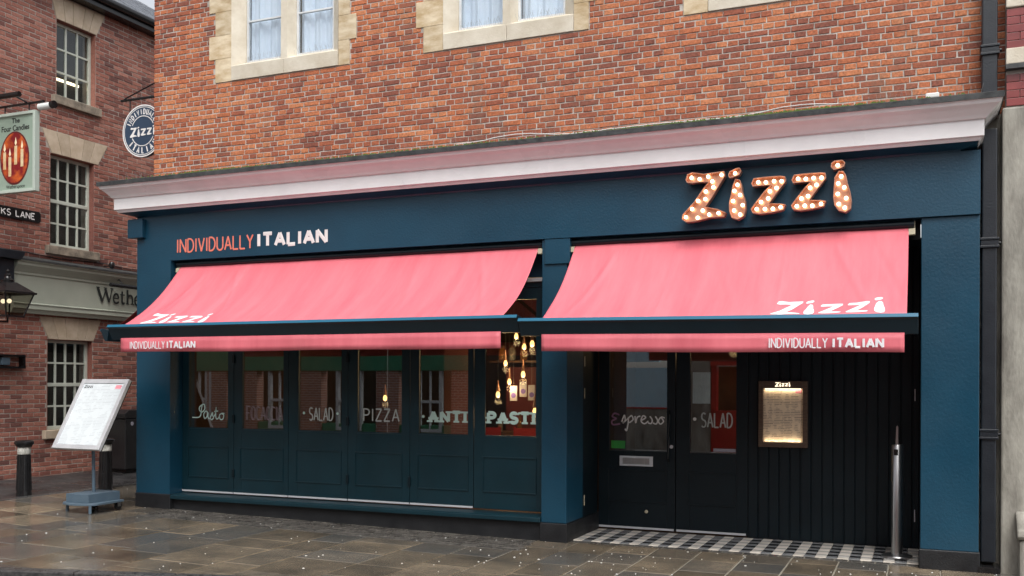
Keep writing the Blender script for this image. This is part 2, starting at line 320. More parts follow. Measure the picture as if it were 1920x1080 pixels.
# kerb
kerb = root('kerb', (-6, 7, 0), None, None); kerb['kind'] = 'structure'
def kerbstone(a, b):
    d = Vector((b[0]-a[0], b[1]-a[1])); L = d.length; d.normalize(); nn = Vector((-d.y, d.x))
    mb = MB(); za, zb = g(a[0]), g(b[0])
    p = [(a[0]+d.x*.004, a[1]+d.y*.004), (b[0]-d.x*.004, b[1]-d.y*.004)]
    lo = [(p[0][0], p[0][1]), (p[1][0], p[1][1])]; hi = [(q[0]-nn.x*.15, q[1]-nn.y*.15) for q in lo]
    mb.add([(*hi[0], za-.2), (*hi[1], zb-.2), (*lo[1], zb-.2), (*lo[0], za-.2), (*hi[0], za), (*hi[1], zb), (*lo[1], zb), (*lo[0], za)],
           [(0,3,2,1),(4,5,6,7),(0,1,5,4),(1,2,6,5),(2,3,7,6),(3,0,4,7)])
    build('kerbstone', mb, M['kerb'], kerb, bevel=.012)
x = -11.6
while x < 8:
    nx = x + .88; kerbstone((x, kerb_y(x)), (min(nx, 8.5), kerb_y(nx))); x = nx
for i in range(14):                      # flush kerb between the lane and the paving
    y = 4.9 + i * .9
    bx('kerbstone', LX - .14, LX, y + .004, y + .896, g(LX) - .2, g(LX) + .004, M['kerb'], kerb, bevel=.01)
# York stone slabs, laid in lanes that run away from the kerb
slab_meshes = {}
def slab(x0, x1, y0, y1, mt, name='slab', th=.05, gap=.013, par=pave, tilt=.0035, lift=0):
    w, d = round(x1 - x0 - gap, 2), round(y1 - y0 - gap, 2)
    key = (w, d, mt.name, th)
    if key not in slab_meshes:
        b = .006; v = []
        for (a, c, z) in ((0, 0, -th), (0, 0, -b), (b, b, 0)):
            v += [(-w/2+a, -d/2+c, z), (w/2-a, -d/2+c, z), (w/2-a, d/2-c, z), (-w/2+a, d/2-c, z)]
        f = [(8,9,10,11)] + [(4*k+i, 4*k+(i+1)%4, 4*k+4+(i+1)%4, 4*k+4+i) for k in (0, 1) for i in range(4)]
        me = mesh_from(name, v, f, False); me.materials.append(mt); slab_meshes[key] = me
    o = bpy.data.objects.new(name, slab_meshes[key]); COL.objects.link(o); o.parent = par
    xc = (x0 + x1) / 2; slope = math.atan((g(x1) - g(x0)) / (x1 - x0))
    o.location = Vector((xc, (y0 + y1) / 2, g(xc) + lift + random.uniform(-.0015, .0015))) - WL[par.name]
    o.rotation_euler = (random.uniform(-tilt, tilt), -slope + random.uniform(-tilt, tilt), 0)
    return o
xs = [LX + .005]
while xs[-1] < -4.2: xs.append(xs[-1] + random.choice([.45, .55, .6, .7, .75]))
xs[-1] = -4.05
xs += [-3.58, -3.11, -2.645, -2.175, -1.70, -1.235, -.77, -.30, .17, .64, 1.11, 1.58, 2.05, 2.6, 3.2]
for a, b in zip(xs, xs[1:]):
    y = max(kerb_y(a), kerb_y(b)) + .0
    m = (a + b) / 2
    end = 10.36
    if -9.4 < m < -4: end = 9.62
    elif -3.95 < m < 0: end = 10.40
    elif m < -9.98: end = 10.9
    y0 = y - .0
    first = True
    while y0 < end - .05:
        L = random.choice([.5, .6, .7, .85, .95]) if not first else random.uniform(.3, .8)
        if end - (y0 + L) < .25: L = end - y0
        slab(a, b, y0, y0 + L, M['slab']); y0 += L; first = False
    ka, kb = kerb_y(a), kerb_y(b)
    if kb - ka > .01:                    # wedge cut against the slanting kerb
        mbw = MB().prism([(a + .003, ka + .003), (b - .003, kb + .003), (a + .003, kb)], 'z', -.05, -.001)
        mbw.v = [(p[0], p[1], p[2] + g(p[0])) for p in mbw.v]
        build('slab', mbw, M['slab'], pave)
# band of small setts under the folding doors
y = 9.62
r_ = 0
while y < 10.30:
    x = -9.40 + (.09 if r_ % 2 else 0); hh = .115
    while x < -3.98:
        w = random.choice([.16, .18, .2])
        slab(x, min(x + w, -3.97), y, y + hh, M['sett'], 'sett', .05, .012, pave, .012); x += w
    y += hh; r_ += 1
x = -3.69
while x < -.05:                          # single row of setts in front of the tiles
    w = random.choice([.11, .13, .15]); slab(x, min(x + w, -.02), 10.405, 10.525, M['sett'], 'sett', .05, .008, pave, .006); x += w
# gingham tiles of the entrance
entry = bx('entrance_floor', -3.70, -.02, 10.53, 11.6, -.06, -.004, M['bed'], kind='structure')
tw = 3.66 / 33; td = .97 / 9
for i in range(33):
    for j in range(9):
        mt = M[('tile_w', 'tile_l')[j % 2]] if i % 2 == 0 else M[('tile_g', 'tile_b')[j % 2]]
        o = slab(-3.685 + i*tw, -3.685 + (i+1)*tw, 10.53 + j*td, 10.53 + (j+1)*td, mt, 'tile', .02, .003, entry, .001, .006)
# trodden gum and specks
mb = MB()
for k in range(240):
    x = random.uniform(-11.4, 1.2); y = random.uniform(max(kerb_y(x) + .1, 6.6), 10.25 if x > -9.9 else 11.5)
    if k % 3 == 0: x = random.uniform(-4.5, 0.6); y = random.uniform(8.6, 10.35)
    r = random.choice([.005, .007, .009, .011, .013, .017]); n = 7; el = random.uniform(.6, 1)
    an = random.random() * 3
    v = []
    for q in range(n):
        rr = r * random.uniform(.75, 1.15); t = 2*math.pi*q/n
        dx, dy = rr*math.cos(t), rr*el*math.sin(t)
        v.append((x + dx*math.cos(an) - dy*math.sin(an), y + dx*math.sin(an) + dy*math.cos(an), g(x) - .002))
    v.append((x, y, g(x) + .006))
    mb.add(v, [(q, (q+1) % n, n) for q in range(n)])
build('gum_spots', mb, M['gum'], label='pale trodden gum spots dotted over the wet paving', category='gum', kind='stuff')

# ------------------------------------------------------------------ brick laying
camP = Vector((0, 0, CAMH))
def seen(p):
    d = Vector(p) - camP; z = d.dot(fw)
    if z < .5: return 0
    x = 960 + 1820 * d.dot(rt) / z; y = 718 - 1820 * d.dot(up) / z
    return 1 / (z * z) if (0 < x < 1920 and 0 < y < 1080) else 0
def brick_verts(u0, u1, v0, v1, p, j=.0034):
    c = .004; d = .03
    def J(): return random.uniform(-j, j)
    ring = [(u0, v0), (u1, v0), (u1, v1), (u0, v1)]
    fr = [(a + J(), b + J()) for a, b in ring]
    sg = [(1, 1), (-1, 1), (-1, -1), (1, -1)]
    vs = [(a, b, -d) for a, b in fr] + [(a, b, p - c + J()*.3) for a, b in fr] + [(a + s*c, b + t*c, p + J()*.4) for (a, b), (s, t) in zip(fr, sg)]
    return vs
BF = [(8,9,10,11)] + [(4*k+i, 4*k+(i+1)%4, 4*k+4+(i+1)%4, 4*k+4+i) for k in (0, 1) for i in range(4)]
def lay(parent, rects, tow, mt, full, hidden=lambda u, v: False):
    """rects: bricks (u0,u1,v0,v1); tow maps (u,v,n) to world; 300 that show largest become objects"""
    scored = []
    for r in rects:
        w = r[1] - r[0]
        s = 0 if hidden((r[0]+r[1])/2, (r[2]+r[3])/2) else seen(tow((r[0]+r[1])/2, (r[2]+r[3])/2, 0)) * w
        key = min(full, key=lambda f: abs(f - w))
        if abs(key - w) > .002: s = 0
        scored.append((s, r, key))
    scored.sort(key=lambda t: -t[0])
    top = [t for t in scored[:300] if t[0] > 0]; ids = set(id(t) for t in top)
    hgt = rects[0][3] - rects[0][2]; var = {}
    o0 = Vector(tow(0, 0, 0)); eu = Vector(tow(1, 0, 0)) - o0; ev = Vector(tow(0, 1, 0)) - o0; en = Vector(tow(0, 0, 1)) - o0
    for t in top:
        k = (t[2], random.randrange(9))
        if k not in var:
            vs = brick_verts(-t[2]/2, t[2]/2, -hgt/2, hgt/2, random.uniform(.004, .009))
            me = mesh_from('brick', [tuple(eu*a + ev*b + en*c) for a, b, c in vs], BF); me.materials.append(mt); var[k] = me
        r = t[1]; o = bpy.data.objects.new('brick', var[k]); COL.objects.link(o); o.parent = parent
        o.location = Vector(tow((r[0]+r[1])/2, (r[2]+r[3])/2, 0)) - WL[parent.name]
        o.rotation_euler = en * random.uniform(-.008, .008)
    V = []; F = []
    for t in scored:
        if id(t) in ids: continue
        r = t[1]; o = len(V)
        V += [tow(a, b, c) for a, b, c in brick_verts(*r, random.uniform(.003, .009))]; F += [tuple(i + o for i in f) for f in BF]
    mb = MB(); mb.v = V; mb.f = F
    build('brickwork', mb, mt, parent, kind='stuff')
def courses(u0, u1, v0, v1, ch, joint, pitch, bond, blocked):
    """blocked(v) -> list of (a,b) spans taken by openings or stone at that height"""
    out = []; k = 0; v = v0
    while v + ch - joint < v1:
        hdr = bond == 'english' and k % 2 == 1
        p = pitch / 2 if hdr else pitch
        st = u0 - (p / 2 if (k % 2 == 1) else 0) - random.uniform(0, .01)
        if bond == 'english': st = u0 - (0 if hdr else pitch * .25) - random.uniform(0, .016) - (0 if k % 4 < 2 else .012)
        u = st; bl = sorted(blocked(v + ch / 2))
        jv = random.uniform(-.0015, .0015)
        while u < u1:
            a, b = max(u, u0), min(u + p - joint, u1)
            segs = [(a, b)]
            for (c, d) in bl:
                ns = []
                for (s, e) in segs:
                    if e <= c or s >= d: ns.append((s, e)); continue
                    if s < c - joint: ns.append((s, c - joint))
                    if e > d + joint: ns.append((d + joint, e))
                segs = ns
            for (s, e) in segs:
                if e - s > .025: out.append((s, e, v + jv, v + ch - joint + jv))
            u += p
        v += ch; k += 1
    return out

# ------------------------------------------------------------------ restaurant building
RB = root('restaurant_building', (-4.7, 10.6, 0), 'red brick restaurant with petrol blue shopfront and white cornice', 'building')
XL, XR = -9.95, .52
YW = 10.6           # face of the upper brick wall
WINS = [(-8.872, -6.744, -8.454, -7.845, -7.645, -7.056), (-5.675, -3.538, -5.257, -4.648, -4.469, -3.865), (-2.438, -.301, -2.020, -1.411, -1.232, -.628)]
def steps(v):
    k = int((v - 5.86) / .318)
    return (0 if k % 2 == 0 else 1)
ZT = 7.75
mb = MB().box(XL + .012, .80, YW, YW + .28, 4.40, 5.862).box(XL + .012, .80, YW, YW + .28, ZT + .24, 8.4)
ed = [XL + .012] + [q for w in WINS for q in (w[0] + .01, w[1] - .01)] + [.80]
for a, b in zip(ed[::2], ed[1::2]): mb.box(a, b, YW + .0005, YW + .28, 5.862, ZT + .24)
wall = build('brick_wall', mb, M['mortar'], RB)
def blocked(v):
    if v < 5.86 or v > ZT + .25: return []
    return [(w[0] - .105 * steps(v), w[1] + .10 * steps(v)) for w in WINS]
br = courses(XL, .79, 4.453, 8.38, .067, .0115, .236, 'english', blocked)
lay(wall, br, lambda u, v, n: (u, YW - n, v), M['brick'], [.2245, .1065], lambda u, v: v < 4.72)
# brickwork round the corner, seen only at a glancing angle
br = courses(YW + .01, 17.5, 4.42, 8.38, .067, .0115, .236, 'english', lambda v: [])
sw = bx('side_wall', XL, XL + .25, YW + .02, 18, .1, 8.4, M['mortar'], RB)
V = MB()
for r in br:
    if r[0] < 13.5:
        o = len(V.v); V.v += [(XL - n, u, v) for u, v, n in brick_verts(*r, .006)]; V.f += [tuple(i + o for i in f) for f in BF]
build('brickwork', V, M['brick'], sw, kind='stuff')
# stone windows
for wi, (a, b, l0, l1, r0_, r1_) in enumerate(WINS):
    win = bx('window', a + .2, b - .2, YW + .262, YW + .279, 5.95, ZT + .1, M['dark_room'], RB)
    zs = 5.86; k = 0
    while zs < ZT + .2:                   # quoin blocks either side
        s = .105 * (k % 2); zt = zs + .312
        for (x0, x1) in ((a - s, l0 - .15), (r1_ + .15, b + .95 * s)):
            bx('stone_block', x0, x1, YW - .014, YW + .18, zs + .001, zt + .004, M['stone'], win, bevel=.003)
        zs += .318; k += 1
    # sill stones, splayed up to the glass
    for (x0, x1) in ((l0 - .145, (l1 + r0_)/2 - .002), ((l1 + r0_)/2 + .002, r1_ + .145)):
        build('sill', MB().prism([(YW-.022, 5.862), (YW-.022, 6.055), (YW+.10, 6.118), (YW+.2, 6.118), (YW+.2, 5.862)], 'x', x0, x1), M['stone_pale'], win, bevel=.005)
    for (x0, x1, dx) in ((l0 - .147, l0, 1), (r1_ + .147, r1_, -1)):   # splayed jambs
        build('jamb', MB().prism([(x0, YW-.018), (x1, YW+.11), (x1, YW+.2), (x0, YW+.2)], 'z', 6.02, ZT), M['stone_pale'], win)
    mc = (l1 + r0_) / 2
    build('mullion', MB().prism([(mc-.05, YW-.016), (mc+.05, YW-.016), (r0_, YW+.11), (r0_, YW+.2), (l1, YW+.2), (l1, YW+.11)], 'z', 6.04, ZT), M['stone_pale'], win)
    bx('head', l0 - .147, r1_ + .147, YW - .012, YW + .19, ZT, ZT + .25, M['stone_pale'], win)
    for (x0, x1) in ((l0, l1), (r0_, r1_)):
        f = MB(); y0, y1 = YW + .125, YW + .165
        f.box(x0 + .001, x0 + .028, y0, y1, 6.119, ZT); f.box(x1 - .028, x1 - .001, y0, y1, 6.119, ZT)
        f.box(x0 + .028, x1 - .028, y0 + .001, y1, 6.119, 6.15); f.box(x0 + .028, x1 - .028, y0 + .004, y1, 6.672, 6.694); f.box(x0 + .028, x1 - .028, y0 + .004, y1, 7.21, 7.232)
        build('casement', f, M['frame_white'], win)
        for (z0, z1) in ((6.15, 6.672), (6.694, 7.21), (7.232, ZT)):
            bx('pane', x0 + .029, x1 - .029, YW + .143, YW + .149, z0 + .001, z1 - .001, M['glass_up'], win)
        c = MB(); n = 46; va = []
        for i in range(n + 1):
            t = i / n; x = x0 + .01 + t * (x1 - x0 - .02)
            y = YW + .215 + .022 * math.sin(t * 17 + 2 * wi + 3 * x0) + .010 * math.sin(t * 41 + 2 * wi)
            gap = 1 if not (.52 < t < .60 and wi == 0) else 1
            va += [(x, y, 6.13), (x, y, ZT)]
        c.add(va, [(2*i, 2*i+2, 2*i+3, 2*i+1) for i in range(n)])
        build('curtain', c, M['curtain'], win, smooth=True, recalc=False)
    sp = MB()
    for x0, x1 in ((l0, l1), (r0_, r1_)):                 # bird wires along the sill
        x = x0 + .02
        while x < x1:
            h_ = random.uniform(.06, .11); dx = random.uniform(-.05, .05)
            sp.tube([(x, YW + .07, 6.10), (x + dx, YW + .05, 6.10 + h_)], .0013, 3, False); x += .022
    build('bird_wire', sp, M['wire'], win)

# cornice: one profile swept along the front and mitred round the left corner
sweep_soffit = [(-.02, 4.03), (.02, 4.06), (.166, 4.098)]
PROF = [(.160, 4.099), (.172, 4.10), (.190, 4.128), (.211, 4.137), (.211, 4.288), (.232, 4.294), (.25, 4.32), (.30, 4.375), (.335, 4.405), (.350, 4.434), (.357, 4.440)]
def sweep(name, prof, mt, parent, xb=.318, yb=12.6, **k):
    mb = MB(); yf = YF - .03; v = []
    for p, z in prof: v += [(xb + p, YW + .05, z), (xb + p, yf - p, z), (XL - p, yf - p, z), (XL - p, yb, z)]
    n = len(prof); f = []
    for i in range(n - 1):
        for q in (0, 1, 2): f.append((4*i+q, 4*i+q+1, 4*i+4+q+1, 4*i+4+q))
    mb.add(v, f); return build(name, mb, mt, parent, **k)
cor = sweep('cornice', PROF + [(.357, 4.442), (-.31, 4.51)], M['white_paint'], RB)
sweep('soffit', sweep_soffit, M['blue'], RB)
fl = sweep('flashing', [(.350, 4.443), (.368, 4.441), (.373, 4.492), (.356, 4.500), (-.27, 4.575)], M['lead'], RB)
# moss, bird wires and a loose white cable on the flashing
mo = MB()
for k in range(1100):
    x = random.choice([random.gauss(-5.2, 1.3), random.gauss(-2.4, .5), random.gauss(-8.3, .35), random.uniform(-9.8, .4), random.gauss(-1.1, .4)])
    if not -10.1 < x < .45: continue
    y = random.uniform(9.925, 9.99); z = 4.500 + (y - 9.93) * .12; r = random.uniform(.008, .028)
    mo.add([(x - r, y, z - .004), (x + r, y - r*.3, z - .004), (x + r*.3, y + r, z - .004), (x + random.uniform(-r, r)*.5, y, z + random.uniform(.006, .025))], [(0,1,3),(1,2,3),(2,0,3)])
build('moss', mo, M['moss'], fl, kind='stuff')
sp = MB(); x = -10.1
while x < .5:
    h_ = random.uniform(.05, .1); y = random.uniform(9.97, 10.15); sp.tube([(x, y, 4.50), (x + random.uniform(-.03, .03), y - .01, 4.53 + h_)], .0012, 3, False); x += random.choice([.02, .03, .05])
build('bird_wire', sp, M['wire'], fl, kind='stuff')
pts = []; x = -4.9
while x < -.7:
    s = max(0, math.sin((x + 4.9) * 2.1)) ** 3 * .05
    pts.append((x, 9.955 + .02*math.sin(x*3), 4.512 + s + random.uniform(0, .006))); x += .09
cable = build('cable', MB().tube(pts, .005, 6), M['white_plastic'], at=(-2.5, 9.95, 4.49), smooth=True, label='thin white cable lying loose along the top of the cornice', category='cable')
bx('junction_box', .02, .14, 9.97, 10.03, 4.508, 4.555, M['white_plastic'], at=(.08, 10, 4.508), bevel=.01, label='small white box at the right end of the cornice', category='box')

# fascia, pilasters, pillar
fas = bx('fascia', XL, XR - .012, YF - .03, YF + .22, 3.437, 4.05, M['blue'], RB)
bx('fascia_core', XL + .02, XR - .02, YF + .22, YW + .25, 3.45, 4.42, M['blue'], RB)
def pilaster(x0, x1, y1, zb, pr=0):
    p = bx('pilaster', x0, x1, YF - pr, y1, zb + .19, 3.437 if pr else 3.434, M['blue'], RB, bevel=0 if pr else .008)
    bx('plinth', x0 - .012, x1 + .012, YF - pr - .014, y1 - .01, zb - .05, zb + .192, M['plinth'], p, bevel=.01)
    return p
pilaster(XL, -9.364, YF + .45, .085, .03)
pilaster(-.012, XR - .014, 11.6, .0)
pl = bx('pillar', -3.994, -3.689, YF, 10.90, .213, 3.434, M['blue'], RB, bevel=.008)
bx('plinth', -4.004, -3.677, YF - .014, 11.49, -.05, .212, M['plinth'], pl, bevel=.008)
bx('pillar_cap', -3.955, -3.652, YF - .022, YF + .12, 3.148, 3.4335, M['blue'], pl, bevel=.006)
bx('side_panel', -3.80, -3.694, 10.902, 11.47, .214, 3.3, M['navy'], pl)
for z in (.35, 1.62, 2.0): bx('hinge', -3.6935, -3.687, 10.95, 10.965, z, z + .12, M['cream'], pl)
bx('alarm_box', -10.06, -9.80, YF - .10, YF - .0305, 3.76, 4.02, M['blue'], RB, bevel=.01)
# dark opening heads behind the awnings
bx('awning_recess', -9.363, -3.995, YF + .19, YF + .26, 3.30, 3.436, M['navy'], RB)
bx('transom_panel', -9.363, -3.995, 10.53, 10.60, 3.03, 3.299, M['blue'], RB)
bx('door_head', -9.363, -3.995, 10.51, 10.62, 2.92, 2.975, M['blue_dark'], RB)
bx('head_strip', -9.36, -3.996, 10.48, 10.53, 2.98, 3.02, M['chrome'], RB)
# sill and plinth under the folding doors
build('sill', MB().prism([(10.285, .215), (10.285, .262), (10.30, .272), (10.56, .284), (10.56, .215)], 'x', -9.352, -3.996), M['blue_dark'], RB, bevel=.005)
bx('plinth', -9.353, -4.0, YF + .03, 10.6, -.06, .214, M['plinth'], RB)

# lettering helpers: strokes and outlined polygons
def arc(cx, cy, rx, ry, a0, a1, n=10): return [(cx + rx*math.cos(R(a0 + (a1-a0)*i/n)), cy + ry*math.sin(R(a0 + (a1-a0)*i/n))) for i in range(n + 1)]
GL = {
 'A': (.62, [[(0,0),(.31,1),(.62,0)], [(.11,.33),(.51,.33)]]), 'C': (.55, [arc(.3,.5,.3,.5,50,310)]), 'D': (.58, [[(0,0),(0,1),(.2,1)]+arc(.2,.5,.38,.5,90,-90)+[(0,0)]]),
 'E': (.5, [[(.5,0),(0,0),(0,1),(.5,1)], [(0,.52),(.4,.52)]]), 'F': (.5, [[(0,0),(0,1),(.5,1)], [(0,.52),(.4,.52)]]), 'I': (.12, [[(.06,0),(.06,1)]]), 'J': (.12, [[(.06,0),(.06,1)]]),
 'K': (.6, [[(0,0),(0,1)], [(.58,1),(.03,.45)], [(.2,.6),(.6,0)]]), 'L': (.48, [[(0,1),(0,0),(.48,0)]]), 'N': (.6, [[(0,0),(0,1),(.6,0),(.6,1)]]), 'O': (.6, [arc(.3,.5,.3,.5,90,450,16)]),
 'P': (.55, [[(0,0),(0,1),(.25,1)]+arc(.25,.74,.3,.26,90,-90)+[(0,.48)]]), 'S': (.52, [arc(.27,.75,.25,.25,40,270,8)+arc(.25,.25,.27,.25,90,-140,8)]),
 'T': (.6, [[(0,1),(.6,1)], [(.3,1),(.3,0)]]), 'U': (.58, [[(0,1),(0,.3)]+arc(.29,.3,.29,.3,180,360,8)+[(.58,1)]]), 'V': (.58, [[(0,1),(.29,0),(.58,1)]]), 'Y': (.58, [[(0,1),(.29,.5),(.58,1)], [(.29,.5),(.29,0)]]),
 'Z': (.55, [[(0,1),(.55,1),(0,0),(.55,0)]]), ' ': (.4, [])}
def resamp(pl, n=2):
    out = []
    for p, q in zip(pl, pl[1:]): out += [(p[0] + (q[0]-p[0])*i/n, p[1] + (q[1]-p[1])*i/n) for i in range(n)]
    return out + [pl[-1]]
def spline(pts, n=6):
    out = []; P = [pts[0]] + list(pts) + [pts[-1]]
    for i in range(1, len(P) - 2):
        a, b, c, d = P[i-1], P[i], P[i+1], P[i+2]
        for k in range(n):
            t = k / n
            out.append(tuple(.5*((2*b[j]) + (-a[j]+c[j])*t + (2*a[j]-5*b[j]+4*c[j]-d[j])*t*t + (-a[j]+3*b[j]-3*c[j]+d[j])*t**3) for j in (0, 1)))
    return out + [pts[-1]]
def word_strokes(txt, gap=.16):
    """strokes in a box one unit high; returns strokes and width"""
    st = []; x = 0
    for ch in txt:
        w, s = GL[ch]; st += [[(x + a, b) for a, b in p] for p in s]; x += w + gap
    return st, x - gap
def letters(name, strokes, width, tow, flat, u0, u1, v0, v1, r, mt, parent, slab_serif=0):
    """strokes fitted to u0..u1, v0..v1 of a plane; tow(u,v) -> world"""
    mb = MB(); sx = (u1 - u0 - 2*r) / width; sy = (v1 - v0 - 2*r)
    for k, s in enumerate(strokes):
        pts = [tow(u0 + r + a*sx, v0 + r + b*sy) for a, b in s]
        pts = [Vector(p) - Vector(flat) * (.0004 * (k % 3)) for p in pts]
        # straight runs become separate bars so that corners stay sharp
        run = [pts[0]]
        for i in range(1, len(pts)):
            run.append(pts[i])
            if i < len(pts) - 1 and (pts[i]-pts[i-1]).angle(pts[i+1]-pts[i], 0) > .9:
                mb.tube(run, r, 8, True, flat); run = [pts[i]]
        mb.tube(run, r, 8, True, flat)
        if slab_serif:
            for e in (pts[0], pts[-1]):
                h = Vector(tow(1, 0)) - Vector(tow(0, 0)); h.normalize()
                mb.tube([e - h*slab_serif, e + h*slab_serif], r*.55, 6, True, flat)
    return build(name, mb, mt, parent)
def text_mesh(name, body, size, tow, ext, mt, parent, center=True, xs=1.0, bold=0.0, **k):
    cu = bpy.data.curves.new(name, 'FONT'); cu.body = body; cu.size = size; cu.extrude = ext; cu.offset = bold; cu.align_x = 'CENTER' if center else 'LEFT'
    ob = bpy.data.objects.new(name, cu); COL.objects.link(ob)
    dg = bpy.context.evaluated_depsgraph_get(); me = bpy.data.meshes.new_from_object(ob.evaluated_get(dg))
    mb = MB(); mb.v = [tow(v.co.x * xs, v.co.y, v.co.z) for v in me.vertices]; mb.f = [tuple(p.vertices) for p in me.polygons]
    bpy.data.objects.remove(ob); bpy.data.curves.remove(cu); bpy.data.meshes.remove(me)
    return build(name, mb, mt, parent, **k)
FNY = (0, -1, 0)
yl = YF - .034
s, w = word_strokes('INDIVIDUALLY', .2)
letters('lettering', s, w, lambda u, v: (u, yl, v), FNY, -9.262, -7.99, 3.525, 3.722, .0115, M['coral_letter'], RB)
s, w = word_strokes('ITALIAN', .26)
letters('lettering', s, w, lambda u, v: (u, yl, v), FNY, -7.945, -6.855, 3.532, 3.735, .024, M['white_letter'], RB)

# folding doors
def leaf(name, x0, x1, g0, g1, p0, p1, strip, y=10.525):
    z0 = .30
    d = MB(); yb = y + .05
    d.box(x0, g0, y, yb, z0, 2.919); d.box(g1, x1, y, yb, z0, 2.919)
    d.box(g0, g1, y + .0015, yb, z0, 1.162); d.box(g0, g1, y + .0015, yb, 2.78, 2.919)
    o = build(name, d, M['blue_dark'], RB, bevel=.003)
    bx('glass_pane', g0 + .001, g1 - .001, y + .022, y + .028, 1.163, 2.779, M['glass'], o)
    b = MB()
    for (a, c, e, f_) in ((g0, g1, 1.163, 1.178), (g0, g0 + .012, 1.178, 2.779), (g1 - .012, g1, 1.178, 2.779)): b.box(a + .0005, c - .0005, y + .004, y + .021, e, f_)
    build('glazing_bead', b, M['blue_dark'], o)
    fr = MB(); q = .014
    fr.prism([(p0, .50), (p1, .50), (p1 - q, .50 + q), (p0 + q, .50 + q)], 'y', y - .010, y + .002); fr.prism([(p0, .925), (p1, .925), (p1 - q, .925 - q), (p0 + q, .925 - q)], 'y', y - .010, y + .002)
    fr.prism([(p0, .50), (p0, .925), (p0 + q, .925 - q), (p0 + q, .50 + q)], 'y', y - .010, y + .002); fr.prism([(p1, .50), (p1, .925), (p1 - q, .925 - q), (p1 - q, .50 + q)], 'y', y - .010, y + .002)
    build('panel_moulding', fr, M['blue_dark'], o, bevel=.002)
    if strip: bx('metal_strip', x0 + .004, x1 - .004, y - .008, y - .0005, .300, .322, M['chrome'], o)
    return o
L1 = leaf('folding_door', -9.358, -8.492, -9.258, -8.579, -9.262, -8.576, True)
L2 = leaf('folding_door', -8.486, -7.612, -8.359, -7.681, -8.390, -7.687, True)
L3 = leaf('folding_door', -7.606, -6.705, -7.464, -6.791, -7.494, -6.797, True)
L4 = leaf('folding_door', -6.699, -5.813, -6.570, -5.917, -6.598, -5.915, True)
L5 = leaf('folding_door', -5.807, -4.945, -5.694, -5.009, -5.706, -5.010, True)
L6 = leaf('fixed_window', -4.935, -3.996, -4.802, -4.130, -4.825, -4.130, False, 10.518)
for xh in (-8.489, -6.702):
    for z in (.52, 1.25, 2.05): bx('hinge', xh - .018, xh + .018, 10.505, 10.5245, z, z + .11, M['navy'], L1 if xh < -8 else L3, bevel=.004)
bx('hinge', -5.828, -5.792, 10.505, 10.5245, .52, .64, M['navy'], L4, bevel=.004)
yg = 10.543
def on(y): return lambda u, v: (u, y, v)
def script(name, lines, box, tow, flat, r, mt, parent, ref):
    (a0, a1, b0, b1) = ref; u0, u1, v0, v1 = box; mb = MB()
    for l in lines:
        p = [(u0 + (a-a0)/(a1-a0)*(u1-u0), v1 + (b-b0)/(b1-b0)*(v0-v1)) for a, b in l]
        mb.tube([tow(*q) for q in spline(p)], r, 6, True, flat)
    return build(name, mb, mt, parent)
pasto = [[(110,497),(180,495),(205,470),(215,400),(228,360),(250,368),(248,412),(218,440),(190,418),(195,385),(225,362)], [(287,445),(262,430),(240,462),(250,505),(275,488),(288,447),(288,490),(303,508),(320,480),(338,442),(340,470),(350,495),(330,517),(312,503)],
         [(350,490),(372,450),(380,385),(374,440),(378,500),(398,505),(415,480)], [(358,432),(400,426)], [(442,450),(416,468),(424,510),(452,508),(464,470),(442,450),(470,452)]]
script('lettering', pasto, (-9.205, -8.66, 1.285, 1.495), on(yg), FNY, .008, M['mint_letter'], L1, (110, 470, 357, 517))
s, w = word_strokes('FOCACCIA', .16)
letters('lettering', s, w, on(yg), FNY, -8.30, -7.72, 1.295, 1.48, .003, M['dim_letter'], L2)
letters('lettering', s, w, on(yg + .0005), FNY, -8.282, -7.705, 1.290, 1.472, .0028, M['dim_letter'], L2)
s, w = word_strokes('SALAD', .2)
letters('lettering', s, w, on(yg), FNY, -7.305, -6.93, 1.300, 1.478, .009, M['grey_letter'], L3)
for x in (-7.38, -6.868): build('dot', MB().lathe([(.018, -.002), (.018, .0)], (x, yg, 1.40), 14, 'y'), M['mint_letter'], L3)
s, w = word_strokes('PIZZA', .26)
letters('lettering', s, w, on(yg), FNY, -6.49, -5.965, 1.308, 1.475, .009, M['grey_letter'], L4)
s, w = word_strokes('ANTI', .36)
letters('lettering', s, w, on(yg), FNY, -5.565, -5.035, 1.308, 1.463, .021, M['mint_letter'], L5, .038)
build('dot', MB().lathe([(.018, -.002), (.018, .0)], (-5.633, yg, 1.385), 14, 'y'), M['mint_letter'], L5)
s, w = word_strokes('PASTI', .36)
letters('lettering', s, w, on(yg - .007), FNY, -4.775, -4.145, 1.308, 1.465, .021, M['mint_letter'], L6, .038)

